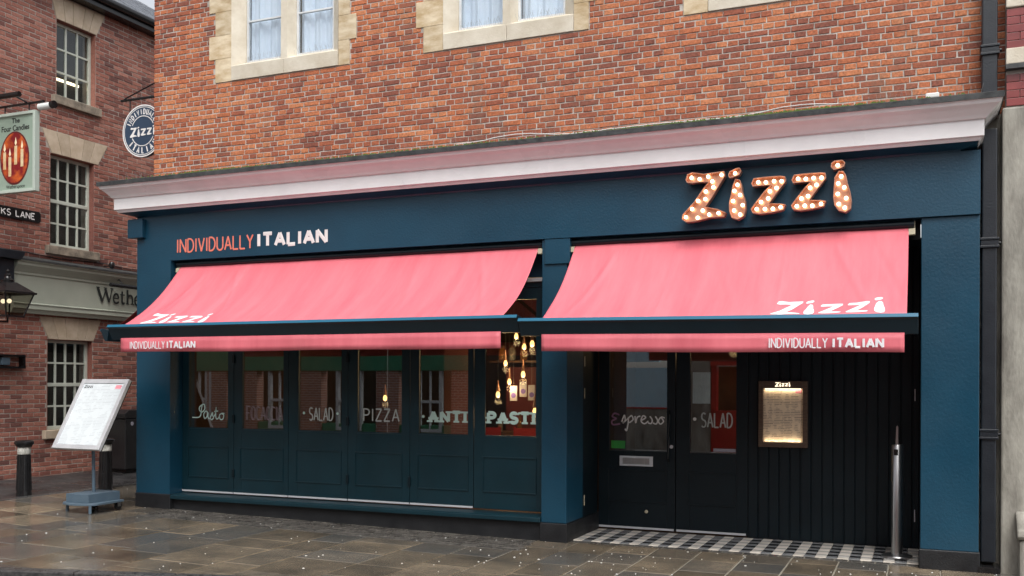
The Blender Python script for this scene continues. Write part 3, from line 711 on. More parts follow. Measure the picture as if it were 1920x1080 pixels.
# entrance doors
YD = 11.5
def door(x0, x1, g0, g1, p0, p1):
    d = MB(); yb = YD + .05
    d.box(x0, g0, YD, yb, .03, 2.6); d.box(g1, x1, YD, yb, .03, 2.6); d.box(g0, g1, YD + .0015, yb, .03, .975); d.box(g0, g1, YD + .0015, yb, 2.42, 2.6)
    o = build('entrance_door', d, M['navy'], RB, bevel=.003)
    bx('glass_pane', g0 + .001, g1 - .001, YD + .022, YD + .028, .976, 2.419, M['glass'], o)
    fr = MB(); q = .014; z0, z1 = .348, .747
    for poly in ([(p0, z0), (p1, z0), (p1-q, z0+q), (p0+q, z0+q)], [(p0, z1), (p1, z1), (p1-q, z1-q), (p0+q, z1-q)], [(p0, z0), (p0, z1), (p0+q, z1-q), (p0+q, z0+q)], [(p1, z0), (p1, z1), (p1-q, z1-q), (p1-q, z0+q)]):
        fr.prism(poly, 'y', YD - .009, YD + .002)
    build('panel_moulding', fr, M['navy'], o, bevel=.002)
    bx('metal_strip', x0 + .01, x1 - .012, YD - .012, YD - .0005, .028, .052, M['chrome'], o)
    return o
D1 = door(-3.688, -2.728, -3.554, -2.831, -3.574, -2.825)
D2 = door(-2.718, -1.875, -2.550, -2.005, -2.578, -1.996)
lb = bx('letterbox', -3.417, -2.998, YD - .012, YD + .001, .792, .914, M['chrome'], D1, bevel=.004)
bx('flap', -3.375, -3.04, YD - .017, YD - .0125, .815, .893, M['steel'], D1, bevel=.003)
build('handle', MB().tube([(-2.80, YD - .002, 1.47), (-2.79, YD - .05, 1.43), (-2.795, YD - .06, 1.16), (-2.80, YD - .05, .90), (-2.805, YD - .002, .86)], .011, 8), M['black'], D1, smooth=True)
build('lock', MB().lathe([(.022, -.012), (.022, 0)], (-2.772, YD, 1.04), 14, 'y'), M['chrome'], D1)
build('knob', MB().lathe([(.008, 0), (.012, -.012), (.021, -.02), (.021, -.03), (.008, -.036)], (-3.072, YD, .246), 14, 'y'), M['cream'], D1, smooth=True)
ygd = YD + .018
esp = [[(36,40),(14,30),(4,55),(22,70),(2,90),(8,118),(40,110)], [(52,100),(66,60),(70,90),(58,108),(84,80)], [(88,70),(86,110),(78,150),(70,140)], [(88,78),(104,62),(112,85),(92,104)], [(122,64),(126,104),(134,72),(150,64)], [(158,88),(178,72),(164,62),(154,92),(172,108),(192,92)], [(200,64),(212,86),(206,106),(190,102)], [(228,64),(240,88),(232,108),(216,102)], [(256,68),(244,90),(254,108),(270,92),(258,68),(276,72)]]
script('lettering', esp[:1], (-3.525, -3.42, 1.29, 1.43), on(ygd), FNY, .010, M['plum_letter'], D1, (2, 40, 30, 118))
script('lettering', esp[1:], (-3.40, -2.862, 1.222, 1.41), on(ygd), FNY, .0085, M['white_letter'], D1, (52, 276, 60, 150))
s, w = word_strokes('SALAD', .2)
letters('lettering', s, w, on(ygd), FNY, -2.425, -2.045, 1.275, 1.46, .009, M['grey_letter'], D2)
build('dot', MB().lathe([(.021, -.002), (.021, 0)], (-2.497, ygd, 1.377), 16, 'y'), M['white_letter'], D2)
bx('sticker', -3.534, -3.357, ygd + .0105, ygd + .012, 1.0, 1.095, M['green_note'], D1)
bx('sticker', -2.273, -2.012, ygd + .0005, ygd + .002, .998, 1.034, M['notice'], D2)
bx('paper_notice', -2.525, -2.313, ygd + .0105, ygd + .012, 1.563, 1.936, M['page'], D2)
# boarded wall of the entrance, board by board
bw = bx('boarded_wall', -1.874, -.013, YD + .012, YD + .06, .0, 3.3, M['navy'], RB)
x = -1.866; me_cache = {}
while x < -.05:
    wd = min(.118, -.022 - x)
    build('board', MB().prism([(x + .004, YD + .011), (x + .010, YD), (x + wd - .010, YD), (x + wd - .004, YD + .011)], 'z', .02, 3.28), M['navy'], bw); x += wd
for z in (.30, 1.62): bx('hinge', -.075, -.065, YD - .012, YD - .0005, z, z + .13, M['chrome'], bw)
bx('entrance_ceiling', -3.68, -.02, YF + .24, YD + .1, 3.31, 3.43, M['navy'], RB)
bx('door_frame_head', -3.688, -1.876, YD - .02, YD + .06, 2.61, 3.3, M['navy'], RB)
bx('entrance_lintel', -3.65, -.02, YF + .20, YF + .238, 3.25, 3.436, M['navy'], RB)

# interior of the restaurant
bx('interior_floor', -9.6, -3.79, 10.61, 16.5, .05, .12, M['int_wood'], RB); bx('interior_floor', -3.789, .45, 11.56, 16.5, -.02, .02, M['int_wood'], RB)
bx('interior_ceiling', -9.6, -3.79, 10.63, 16.5, 3.31, 3.42, M['int_wood'], RB); bx('interior_ceiling', -3.789, .45, 11.61, 16.5, 3.31, 3.42, M['int_wood'], RB)
bx('interior_wall', -9.6, .45, 16.5, 16.6, .05, 3.4, M['int_wall'], RB)
bx('interior_wall', -9.70, -9.61, 10.63, 16.5, .05, 3.4, M['int_wall'], RB)
bx('interior_wall', .46, .5, 11.61, 16.5, .05, 3.4, M['int_wall'], RB)
bx('interior_wall', -3.78, -3.70, 11.56, 13.2, .12, 3.3, M['int_wall'], RB)
bx('red_partition', -6.1, -4.45, 14.2, 14.3, .12, 2.05, M['int_red'], RB)
bx('interior_pier', -6.9, -6.45, 13.6, 14.1, .12, 3.3, M['brick_lane'], RB)
ctr = bx('bar_counter', -6.2, -4.0, 13.55, 14.0, .12, 1.06, M['int_wood'], at=(-5.1, 13.8, .12), bevel=.01, label='dark timber bar counter inside behind the rightmost window', category='counter')
shf = bx('shelf', -6.3, -4.2, 14.0, 14.19, 2.12, 2.15, M['int_wood'], at=(-5.2, 14.1, 2.12), label='timber shelf of jars inside above the bar counter', category='shelf')
places = ['first', 'second', 'third', 'fourth', 'fifth', 'sixth']
for i, x in enumerate((-6.12, -5.95, -5.75, -5.2, -5.02, -4.7)):
    j = root('storage_jar', (x, 14.09, 2.15), 'glass storage jar on the inside shelf, %s from the left' % places[i], 'jar', 'jars on the shelf inside')
    build('jar_body', MB().lathe([(.05, 0), (.06, .02), (.06, .17), (.045, .19), (.045, .2)], (x, 14.09, 2.15), 12), M['bottle'] if i % 2 == 0 else M['jar'], j, smooth=True)
    build('lid', MB().lathe([(.05, .2), (.05, .235), (.01, .24)], (x, 14.09, 2.15), 12), M['int_wood'], j)
for i in range(6):
    x = -6.0 + i * .33
    b = root('bottle', (x, 13.75, 1.06), 'bottle standing on the inside bar counter, %s from the left' % places[i], 'bottle', 'bottles on the bar inside')
    build('bottle_body', MB().lathe([(.036, 0), (.038, .01), (.038, .15), (.014, .2), (.013, .27)], (x, 13.75, 1.06), 12), M['bottle'] if i % 3 else M['jar'], b, smooth=True)
    build('cap', MB().lathe([(.015, .27), (.015, .29)], (x, 13.75, 1.06), 10), M['black'], b)
bulbs = [(-5.14,12.60,2.31),(-4.74,11.90,2.32),(-5.51,13.20,2.49),(-5.81,13.50,2.10),(-5.49,12.90,1.82),(-4.99,12.20,1.92),(-5.45,12.40,1.64),(-4.58,11.60,1.44),(-7.318,12.5,1.572),(-6.9,11.8,2.55),(-2.35,13.2,2.3),(-3.0,12.6,2.5)]
where = ['long-corded bulb near the middle of the rightmost window', 'short-corded bulb at the top right of the rightmost window', 'bulb just under the awning bar in the rightmost window', 'bulb by the jar shelf in the rightmost window', 'bulb left of centre in the rightmost window', 'bulb above the white notices in the rightmost window', 'low bulb at the left of the rightmost window', 'lowest bulb at the right edge of the rightmost window', 'single bulb behind the PIZZA window', 'high bulb behind the ANTI window', 'bulb behind the right entrance door', 'bulb behind the left entrance door']
for i, (x, y, z) in enumerate(bulbs):
    p = root('pendant_lamp', (x, y, 3.31), 'lit filament pendant, ' + where[i], 'lamp', 'filament pendants inside the restaurant')
    build('cord', MB().tube([(x, y, 3.31), (x, y, z + .12)], .003, 5), M['ink'], p)
    build('lamp_holder', MB().lathe([(.006, .20), (.018, .12), (.028, .045), (.026, .04)], (x, y, z), 12), M['copper'], p, smooth=True)
    build('bulb', MB().lathe([(.012, .045), (.02, .03), (.030, 0), (.026, -.03), (.010, -.045)], (x, y, z), 12), M['bulb'], p, smooth=True)
    ld = bpy.data.lights.new('pendant_glow', 'POINT'); ld.energy = 4.5 if -6 < x < -4 else 1.0; ld.color = (1, .62, .28); ld.shadow_soft_size = .05
    lo = bpy.data.objects.new('pendant_glow', ld); COL.objects.link(lo); lo.parent = p; lo.location = (0, 0, z - .1 - 3.31)
for i, (x, z) in enumerate(((-5.466, 1.66), (-5.315, 1.72), (-5.182, 1.67))):
    nn = root('paper_notice', (x, 13.0, z - .12), 'white notice with a purple disc, %s of three inside the rightmost window' % ('left', 'middle', 'right')[i], 'notice', 'notices inside the rightmost window')
    bx('sheet', x - .055, x + .055, 12.998, 13.002, z - .12, z + .1, M['notice'], nn)
    build('disc', MB().lathe([(.038, -.0045), (.038, -.003)], (x, 13.0, z - .04), 16, 'y'), M['purple'], nn)
    build('hanging_wire', MB().tube([(x, 13.0, z + .1), (x, 13.0, 3.31)], .0015, 4), M['wire'], nn)
for i, x in enumerate((-5.9, -5.3, -4.6)):
    c = root('chair', (x, 12.9, .12), 'red chair inside the rightmost window, %s of three' % ('left', 'middle', 'right')[i], 'chair', 'red chairs inside the restaurant')
    bx('seat', x - .2, x + .2, 12.7, 13.1, .55, .59, M['chair_red'], c, bevel=.01)
    for a in (-.18, .18):
        for b in (12.72, 13.08): bx('leg', x + a - .015, x + a + .015, b - .015, b + .015, .12, .55, M['chair_red'], c)
        bx('back_post', x + a - .015, x + a + .015, 13.07, 13.10, .59, 1.16, M['chair_red'], c)
    bx('backrest', x - .165, x + .165, 13.075, 13.095, .98, 1.14, M['chair_red'], c)

# ------------------------------------------------------------------ awnings
PY = [(10.40, 3.378), (10.248, 3.20), (10.09, 3.025), (9.918, 2.865), (9.708, 2.708), (9.5, 2.585), (9.36, 2.515)]
def prof(t, zend):
    """t 0 top .. 1 bar; distance out from the wall plane y=10.40 and height"""
    P = [(10.40 - a, b) for a, b in PY]; f = t * (len(P) - 1); i = min(int(f), len(P) - 2); f -= i
    a, b, c, d = P[max(i-1, 0)], P[i], P[i+1], P[min(i+2, len(P)-1)]
    q = [.5*((2*b[j]) + (-a[j]+c[j])*f + (2*a[j]-5*b[j]+4*c[j]-d[j])*f*f + (-a[j]+3*b[j]-3*c[j]+d[j])*f**3) for j in (0, 1)]
    return q[0], q[1] + (zend - 2.515) * t
LOGO = {
 'Z': [(-2.3,3.949),(-2.285,4.003),(-2.238,4.019),(-2.116,3.992),(-1.972,4.001),(-1.905,4.004),(-1.901,3.964),(-2.034,3.75),(-2.102,3.649),(-1.971,3.615),(-1.891,3.576),(-1.903,3.543),(-2.055,3.542),(-2.193,3.515),(-2.3,3.509),(-2.341,3.541),(-2.333,3.583),(-2.215,3.704),(-2.115,3.841),(-2.06,3.911),(-2.162,3.921),(-2.248,3.917),(-2.291,3.927)],
 'i': [(-1.784,3.915),(-1.749,3.906),(-1.73,3.859),(-1.721,3.785),(-1.692,3.689),(-1.686,3.605),(-1.704,3.533),(-1.761,3.505),(-1.82,3.525),(-1.843,3.594),(-1.845,3.678),(-1.825,3.761),(-1.808,3.854)],
 'di': [(-1.855,3.963),(-1.842,3.997),(-1.784,4.024),(-1.747,4.027),(-1.734,4.001),(-1.751,3.965),(-1.815,3.943),(-1.846,3.941)],
 'z': [(-1.619,3.861),(-1.599,3.907),(-1.497,3.911),(-1.336,3.911),(-1.292,3.903),(-1.288,3.856),(-1.371,3.753),(-1.451,3.641),(-1.335,3.629),(-1.287,3.619),(-1.304,3.575),(-1.415,3.556),(-1.536,3.547),(-1.607,3.562),(-1.624,3.596),(-1.577,3.66),(-1.48,3.777),(-1.426,3.833),(-1.517,3.836),(-1.609,3.835)],
 'z2': [(-1.218,3.865),(-1.198,3.91),(-1.1,3.915),(-.944,3.914),(-.901,3.907),(-.897,3.86),(-.978,3.759),(-1.056,3.649),(-.943,3.637),(-.896,3.627),(-.913,3.584),(-1.02,3.565),(-1.138,3.556),(-1.207,3.571),(-1.223,3.605),(-1.178,3.667),(-1.084,3.783),(-1.031,3.838),(-1.119,3.841),(-1.208,3.839)],
 'i2': [(-.768,3.914),(-.73,3.911),(-.707,3.871),(-.695,3.8),(-.668,3.708),(-.655,3.617),(-.662,3.541),(-.706,3.512),(-.767,3.532),(-.805,3.587),(-.815,3.668),(-.81,3.759),(-.803,3.859)],
 'di2': [(-.839,3.969),(-.836,3.999),(-.811,4.019),(-.74,4.021),(-.717,3.999),(-.727,3.967),(-.759,3.95),(-.816,3.941)]}
def awning(name, x0, x1, b0, b1, zend, ztilt, tf, label, fab, logo_x=None, txt=None, val=None, seed=0):
    """tf(x, out, z) -> world; the fabric leaves the wall at out=0 and is fixed to a bar at out~1.07"""
    rnd = random.Random(seed)
    A = root(name, tf((x0 + x1)/2, 0, 3.38), label, 'awning', 'fabric awnings of the restaurant')
    n, m = 260, 26; v = []
    cre = [(rnd.uniform(x0, x1), rnd.uniform(-.5, .5), rnd.uniform(-.010, .014), rnd.uniform(.03, .10)) for _ in range(14)]
    nsm = max(2, round((x1 - x0) / 1.15)); sms = [x0 + (x1 - x0) * q / nsm for q in range(1, nsm)]
    def surf(x, t):
        o, z = prof(t, zend + ztilt * (x - x0) / (x1 - x0))
        wv = 0
        for (cx, sl, am, wd) in cre: wv += am * math.exp(-((x - cx - sl * (t - .5)) / wd) ** 2) * math.sin(math.pi * t)
        for sx in sms: wv += .0035 * math.exp(-((x - sx) / .014) ** 2)
        wv += .018 * math.exp(-((x - x1 + .25 + .5 * (1 - t)) / .035) ** 2) * t * (1 - t) * 4 + .020 * math.exp(-((x - x0 - .2 - .35 * (1 - t)) / .035) ** 2) * t * (1 - t) * 4
        e = min(x - x0, x1 - x) / .5
        if e < 1: wv += .012 * (1 - e) ** 2 * math.sin(math.pi * t)
        wv += .006 * math.sin(x * 2.1 + seed) * math.sin(math.pi * t) + .003 * math.sin(x * 5.3 + t * 4)
        return o, z + wv
    for i in range(n + 1):
        for j in range(m + 1):
            x = x0 + (x1 - x0) * i / n; o, z = surf(x, j / m); v.append(tf(x, o, z))
    mb = MB().add(v, [(i*(m+1)+j, (i+1)*(m+1)+j, (i+1)*(m+1)+j+1, i*(m+1)+j+1) for i in range(n) for j in range(m)])
    fabric = build('fabric', mb, fab, A, smooth=True)
    so = fabric.modifiers.new('thick', 'SOLIDIFY'); so.thickness = .002
    # roller and bar
    zb = lambda x: zend + ztilt * (x - x0) / (x1 - x0)
    build('roller', MB().tube([tf(x0 - .05, .03, 3.385), tf(x1 + .05, .03, 3.385)], .035, 10), M['navy'], A, smooth=True)
    P = [(1.03, .0), (1.075, -.006), (1.092, -.030), (1.072, -.048), (1.005, -.178), (.955, -.178), (.93, -.02)]
    mb = MB(); va = []
    for x in (b0, b1):
        for o, z in P: va.append(tf(x, o, zb(min(max(x, x0), x1)) + z))
    k = len(P); mb.add(va, [tuple(range(k)), tuple(range(k, 2*k))] + [(i, (i+1) % k, k + (i+1) % k, k + i) for i in range(k)])
    build('front_bar', mb, M['bar_blue'], A, bevel=.004)
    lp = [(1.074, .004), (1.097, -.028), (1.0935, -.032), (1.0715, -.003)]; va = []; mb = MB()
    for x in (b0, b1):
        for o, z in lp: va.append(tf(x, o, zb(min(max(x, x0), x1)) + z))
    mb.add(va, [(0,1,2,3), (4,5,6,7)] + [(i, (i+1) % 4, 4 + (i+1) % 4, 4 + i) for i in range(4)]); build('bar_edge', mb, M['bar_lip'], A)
    for x in (x0 + .55, x1 - .55):
        build('folding_arm', MB().tube([tf(x, .06, 2.92), tf(x + .28, .52, 2.58), tf(x, .96, zb(x) - .08)], .022, 8), M['navy'], A)
    for x in (x0 - .03, x1 + .03):
        mb = MB(); va = []
        for dx in (-.03, .03):
            for o, z in ((-.02, 3.28), (.06, 3.28), (.06, 3.33), (.02, 3.35), (.02, 3.42), (-.02, 3.42)): va.append(tf(x + dx, o, z))
        mb.add(va, [tuple(range(6)), tuple(range(6, 12))] + [(i, (i+1) % 6, 6 + (i+1) % 6, 6 + i) for i in range(6)])
        build('bracket', mb, M['cream'], A)
    if val:
        va = []; nn = 80
        for i in range(nn + 1):
            x = val[0] + (val[1] - val[0]) * i / nn
            for t in (0, .33, .66, 1):
                va.append(tf(x, 1.02 + t * (.012 * math.sin(x * 4.1 + seed) + .006 * math.sin(x * 9.7)), zb(x) - .165 - t * (.178 + .004 * math.sin(x * 2.3))))
        va_ = build('valance', MB().add(va, [(4*i+j, 4*i+4+j, 4*i+5+j, 4*i+1+j) for i in range(nn) for j in range(3)]), fab, A, smooth=True)
        va_.modifiers.new('thick', 'SOLIDIFY').thickness = .003
    if logo_x:
        mb = MB(); a0, wid = logo_x
        for key, poly in LOGO.items():
            vs = []
            for (px_, pz) in poly:
                u = (px_ + 2.341) / 1.686; h_ = (pz - 3.505) / .522
                t = .985 - h_ * .245
                o, z = surf(a0 + u * wid, t); vs.append(tf(a0 + u * wid + h_ * .02, o + .003, z + .005))
            mb.add(vs, [tuple(range(len(vs)))])
        lg = build('logo_print', mb, M['print_white'], A)
    if txt:
        mbx = txt
        for word, u0, u1, r, gp in mbx:
            s, w = word_strokes(word, gp)
            letters('lettering', s, w, lambda u, vv: tf(u, 1.045, zb(u) - .165 - .142 + vv), Vector(tf(0, 1, 0)) - Vector(tf(0, 0, 0)), u0, u1, 0, .098, r, M['print_white'], A)
    return A
front = lambda x, o, z: (x, 10.40 - o, z)
sidef = lambda x, o, z: (XL + .02 - o, x, z)
awning('awning', -9.26, -4.056, -9.496, -3.885, 2.512, -.004, front, 'long coral awning over the folding doors', M['fabric'], (-9.02, .98), [('INDIVIDUALLY', -9.165, -8.60, .0055, .2), ('ITALIAN', -8.575, -8.125, .0105, .26)], (-9.335, -4.096), 1)
awning('awning', -3.614, -.127, -3.872, -.032, 2.470, -.04, front, 'shorter coral awning over the entrance doors on the right', M['fabric'], (-1.325, 1.01), [('INDIVIDUALLY', -1.335, -.80, .0055, .2), ('ITALIAN', -.765, -.315, .0105, .26)], (-3.633, -.146), 2)
awning('awning', 10.86, 15.5, 10.68, 15.7, 2.56, 0, sidef, 'dull red awning seen edge-on round the left corner', M['fabric_side'], None, None, None, 3)

# ------------------------------------------------------------------ marquee sign with bulbs
SG = root('illuminated_sign', (-1.5, 10.29, 3.5), 'copper marquee letter sign lit with round bulbs on the blue fascia', 'sign')
BUL = {'Z': [(-2.248,3.973),(-2.163,3.951),(-2.073,3.97),(-1.934,3.979),(-2.029,3.917),(-2.018,3.855),(-2.098,3.816),(-2.102,3.738),(-2.177,3.722),(-2.24,3.641),(-2.129,3.619),(-2.307,3.56),(-2.182,3.546),(-2.061,3.572),(-1.964,3.581)],
 'di': [(-1.794,3.983)], 'i': [(-1.769,3.862),(-1.8,3.801),(-1.742,3.755),(-1.814,3.697),(-1.715,3.648),(-1.803,3.598),(-1.741,3.552)],
 'z': [(-1.558,3.872),(-1.482,3.865),(-1.4,3.871),(-1.325,3.865),(-1.375,3.80),(-1.442,3.771),(-1.459,3.699),(-1.53,3.667),(-1.573,3.597),(-1.49,3.592),(-1.411,3.590),(-1.334,3.602)],
 'z2': [(-1.163,3.877),(-1.088,3.870),(-1.013,3.873),(-.936,3.870),(-.984,3.802),(-1.046,3.777),(-1.066,3.695),(-1.13,3.674),(-1.175,3.600),(-1.097,3.6),(-1.024,3.595),(-.94,3.608)],
 'di2': [(-.782,3.982)], 'i2': [(-.749,3.869),(-.777,3.8),(-.72,3.757),(-.781,3.696),(-.701,3.649),(-.771,3.595),(-.714,3.554)]}
for key, poly in LOGO.items():
    n = len(poly); cx = sum(p[0] for p in poly)/n; cz = sum(p[1] for p in poly)/n
    L = build('letter' if key[0] != 'd' else 'letter_dot', MB().prism(poly, 'y', 10.205, 10.225), M['copper'], SG)
    mb = MB(); v = []
    def off(i, d):
        a, b, c = poly[i-1], poly[i], poly[(i+1) % n]
        t = Vector((c[0]-a[0], c[1]-a[1])).normalized(); return (b[0] + t.y*d, b[1] - t.x*d)
    ar = sum(poly[i][0]*poly[(i+1) % n][1] - poly[(i+1) % n][0]*poly[i][1] for i in range(n)); sgn = 1 if ar > 0 else -1
    for i in range(n):
        a = poly[i]; b = off(i, .007*sgn); v += [(a[0], 10.145, a[1]), (b[0], 10.145, b[1]), (b[0], 10.235, b[1]), (a[0], 10.204, a[1])]
    mb.add(v, [(4*i+k, 4*((i+1) % n)+k, 4*((i+1) % n)+(k+1) % 4, 4*i+(k+1) % 4) for i in range(n) for k in range(4)])
    build('rim', mb, M['copper'], L)
    for (x, z) in BUL[key]:
        build('bulb', MB().sphere((x, 10.168, z), .0195, 12, 8), M['bulb_marquee'], L, smooth=True)
    bx('mounting_stud', cx - .012, cx + .012, 10.226, 10.2895, cz - .012, cz + .012, M['navy'], L)

# ------------------------------------------------------------------ menu case, post, menu stand
MC = root('menu_case', (-1.47, YD, 1.07), 'brown framed lit menu case on the dark boarded wall', 'menu case')
f = MB(); y0 = YD - .06
f.box(-1.741, -1.690, y0, YD - .001, 1.074, 1.833); f.box(-1.247, -1.194, y0, YD - .001, 1.074, 1.833); f.box(-1.690, -1.247, y0 + .001, YD - .001, 1.074, 1.127); f.box(-1.690, -1.247, y0 + .001, YD - .001, 1.752, 1.833)
build('case_frame', f, M['case_wood'], MC, bevel=.004)
bx('menu_page', -1.688, -1.249, YD - .03, YD - .025, 1.129, 1.750, M['page_warm'], MC)
bx('page_heading', -1.33, -1.262, YD - .032, YD - .0305, 1.695, 1.738, M['pink_print'], MC)
bx('lamp_strip', -1.67, -1.27, YD - .05, YD - .035, 1.738, 1.750, M['lamp_lit'], MC)
ld = bpy.data.lights.new('case_glow', 'AREA'); ld.shape = 'RECTANGLE'; ld.size = .4; ld.size_y = .02; ld.energy = .16; ld.color = (1, .78, .5)
lo = bpy.data.objects.new('case_glow', ld); COL.objects.link(lo); lo.parent = MC; lo.location = Vector((-1.47, YD - .045, 1.736)) - WL[MC.name]; lo.rotation_euler = (R(20), 0, 0)
l2 = bpy.data.objects.new('case_glow', ld); COL.objects.link(l2); l2.parent = MC; l2.location = Vector((-1.47, YD - .050, 1.14)) - WL[MC.name]; l2.rotation_euler = (R(155), 0, 0)  # second glow added at the foot to brighten the lower page
def logo(name, mt, parent, x0, z0, w, y, th=.003):
    mb = MB()
    for key, poly in LOGO.items():
        mb.prism([(x0 + (a + 2.341)/1.686*w, z0 + (b - 3.505)/1.686*w) for a, b in poly], 'y', y - th, y)
    return build(name, mb, mt, parent)
logo('lettering', M['lamp_lit'], MC, -1.555, 1.768, .17, y0 - .0005)
PO = root('steel_post', (-.235, 10.875, 0), 'brushed steel barrier post on the tiled entrance floor', 'post')
build('base_plate', MB().lathe([(.150, .008), (.152, .022), (.145, .032), (.05, .036)], (-.235, 10.84, 0), 32), M['steel'], PO, smooth=True)
build('post', MB().lathe([(.056, .034), (.056, 1.168), (.05, 1.176)], (-.235, 10.84, 0), 28), M['steel'], PO, smooth=True)
bx('slot', -.265, -.225, 10.778, 10.80, 1.07, 1.13, M['black'], PO)
build('flap', MB().prism([(-.252, 1.17), (-.225, 1.17), (-.226, 1.36), (-.235, 1.375), (-.244, 1.36)], 'y', 10.83, 10.845), M['steel'], PO)

MS = root('menu_stand', (-10.1, 9.68, .085), 'silver framed tilted menu board on a blue-grey wheeled stand', 'menu stand')
zg = .088
plate = [(-10.36, 9.95), (-9.83, 9.95), (-9.80, 9.46), (-9.88, 9.375), (-10.02, 9.33), (-10.18, 9.33), (-10.31, 9.375), (-10.385, 9.46)]
build('base_plate', MB().prism(plate, 'z', .192, .222), M['slate_blue'], MS, bevel=.005)
bx('base_box', -10.29, -9.90, 9.41, 9.945, .2225, .335, M['slate_blue'], MS, bevel=.004)
for (x, y) in ((-10.33, 9.47), (-9.87, 9.41)): build('foot', MB().tube([(x, y, zg), (x, y, .192)], .02, 10), M['slate_blue'], MS)
for (x, y) in ((-9.87, 9.88), (-10.28, 9.88)):
    w = build('caster', MB().lathe([(.05, -.018), (.052, -.01), (.052, .01), (.05, .018)], (x, y, zg + .052), 18, 'x'), M['black'], MS, smooth=True)
    bx('fork', x - .028, x - .022, y - .025, y + .025, zg + .05, .192, M['steel'], MS); bx('fork', x + .022, x + .028, y - .025, y + .025, zg + .05, .192, M['steel'], MS)
build('pole', MB().tube([(-10.11, 9.70, .335), (-10.13, 9.70, 1.30)], .022, 12), M['slate_blue'], MS, smooth=True)
ba, bt = .06, .496; bc = Vector((-10.154, 9.68, 1.374)); be = Vector((math.cos(ba), -math.sin(ba), 0)); bn0 = Vector((-math.sin(ba), -math.cos(ba), 0))
bu = -bn0 * math.sin(bt) + Vector((0, 0, math.cos(bt))); bn = be.cross(bu)
def brd(u, v, n): return tuple(bc + be*u + bu*v + bn*n)
def bbox(mb, u0, u1, v0, v1, n0, n1):
    t = MB().box(u0, u1, v0, v1, n0, n1); return mb.add([brd(*p) for p in t.v], t.f)
hw, hh = .44, .517
f = MB(); e = .062
bbox(f, -hw, -hw+e, -hh, hh, -.045, .004); bbox(f, hw-e, hw, -hh, hh, -.045, .004); bbox(f, -hw+e, hw-e, -hh, -hh+e, -.044, .003); bbox(f, -hw+e, hw-e, hh-e, hh, -.044, .003)
build('board_frame', f, M['silver'], MS, bevel=.003)
build('board_back', bbox(MB(), -hw+.004, hw-.004, -hh+.004, hh-.004, -.06, -.0455), M['black'], MS)
build('menu_page', bbox(MB(), -hw+e, hw-e, -hh+e, hh-e, -.012, -.008), M['page'], MS)
build('page_heading', bbox(MB(), .24, .35, .375, .43, -.0078, -.0072), M['pink_print'], MS)
lg = MB()
for key, poly in LOGO.items():
    t = MB().prism([(-.35 + (a + 2.341)/1.686*.16, .38 + (b - 3.505)/1.686*.16) for a, b in poly], 'z', -.0078, -.0070); lg.add([brd(*p) for p in t.v], t.f)
build('lettering', lg, M['ink'], MS)

# ------------------------------------------------------------------ bollards, bin
def bollard(x, y, label):
    b = root('bollard', (x, y, g(x)), label, 'bollard', 'black bollards along the lane'); z = g(x) - .02
    pr = []
    n = 28; mb = MB()
    build('shaft', MB().lathe([(.105, 0), (.10, .06), (.082, .60), (.082, .61)], (x, y, z), 20), M['black'], b, smooth=True)
    fl_ = MB()
    for k in range(14):
        a = 2*math.pi*k/14; fl_.tube([(x + .097*math.cos(a), y + .097*math.sin(a), z + .08), (x + .082*math.cos(a), y + .082*math.sin(a), z + .585)], .008, 5)
    build('fluting', fl_, M['black'], b)
    build('band', MB().lathe([(.088, .60), (.09, .61), (.088, .70), (.08, .71)], (x, y, z), 20), M['bollard_white'], b, smooth=True)
    build('cap', MB().lathe([(.085, .70), (.105, .705), (.11, .73), (.128, .745), (.132, .775), (.115, .79), (.06, .80), (.01, .80)], (x, y, z), 20), M['black'], b, smooth=True)
bollard(-11.88, 10.12, 'black fluted bollard with white band at the far left of the lane')
bollard(-11.53, 11.29, 'black fluted bollard with dirty white band behind the menu stand')
BN = root('litter_bin', (-12.95, 13.3, .23), 'black litter bin against the lane wall beside the blue pilaster', 'bin')
bx('bin_body', -13.25, -12.75, 12.93, 13.40, .26, 1.15, M['bin'], BN, bevel=.02)
build('hood', MB().prism([(12.91, 1.152), (13.42, 1.152), (13.42, 1.24), (13.32, 1.30), (13.01, 1.30), (12.91, 1.24)], 'x', -13.26, -12.74), M['bin'], BN, bevel=.01)
build('badge', MB().lathe([(.035, 0), (.035, .003)], (-12.7485, 13.08, 1.06), 14, 'x'), M['notice'], BN)
bx('foot', -13.2, -12.8, 13.0, 13.33, .2, .26, M['black'], BN)

# ------------------------------------------------------------------ round hanging sign
HS = root('hanging_sign', (XL, 11.2, 5.53), 'round navy hanging sign with white ring lettering on the left corner', 'sign')
hc = (-10.708, 5.534); hr = .392; yh = 11.2
build('disc', MB().lathe([(hr, -.025), (hr, .025)], (hc[0], yh, hc[1]), 48, 'y'), M['badge'], HS, smooth=True)
def ring(r0, r1, a0=0, a1=360, y=yh - .0255, n=48):
    mb = MB(); v = []
    for i in range(n + 1):
        a = R(a0 + (a1 - a0)*i/n)
        for r in (r0, r1):
            for yy in (y, y - .003): v.append((hc[0] + r*math.cos(a), yy, hc[1] + r*math.sin(a)))
    mb.add(v, [(4*i + p, 4*i + q, 4*i + 4 + q, 4*i + 4 + p) for i in range(n) for p, q in ((0, 1), (1, 3), (3, 2), (2, 0))]); return mb
for a, b in ((.372, .390), (.350, .360)): build('ring', ring(a, b), M['white_letter'], HS)
build('ring', ring(.216, .228, 25, 155), M['white_letter'], HS); build('ring', ring(.216, .228, 205, 335), M['white_letter'], HS)
logo('lettering', M['white_letter'], HS, hc[0] - .245, hc[1] - .085, .49, yh - .026)
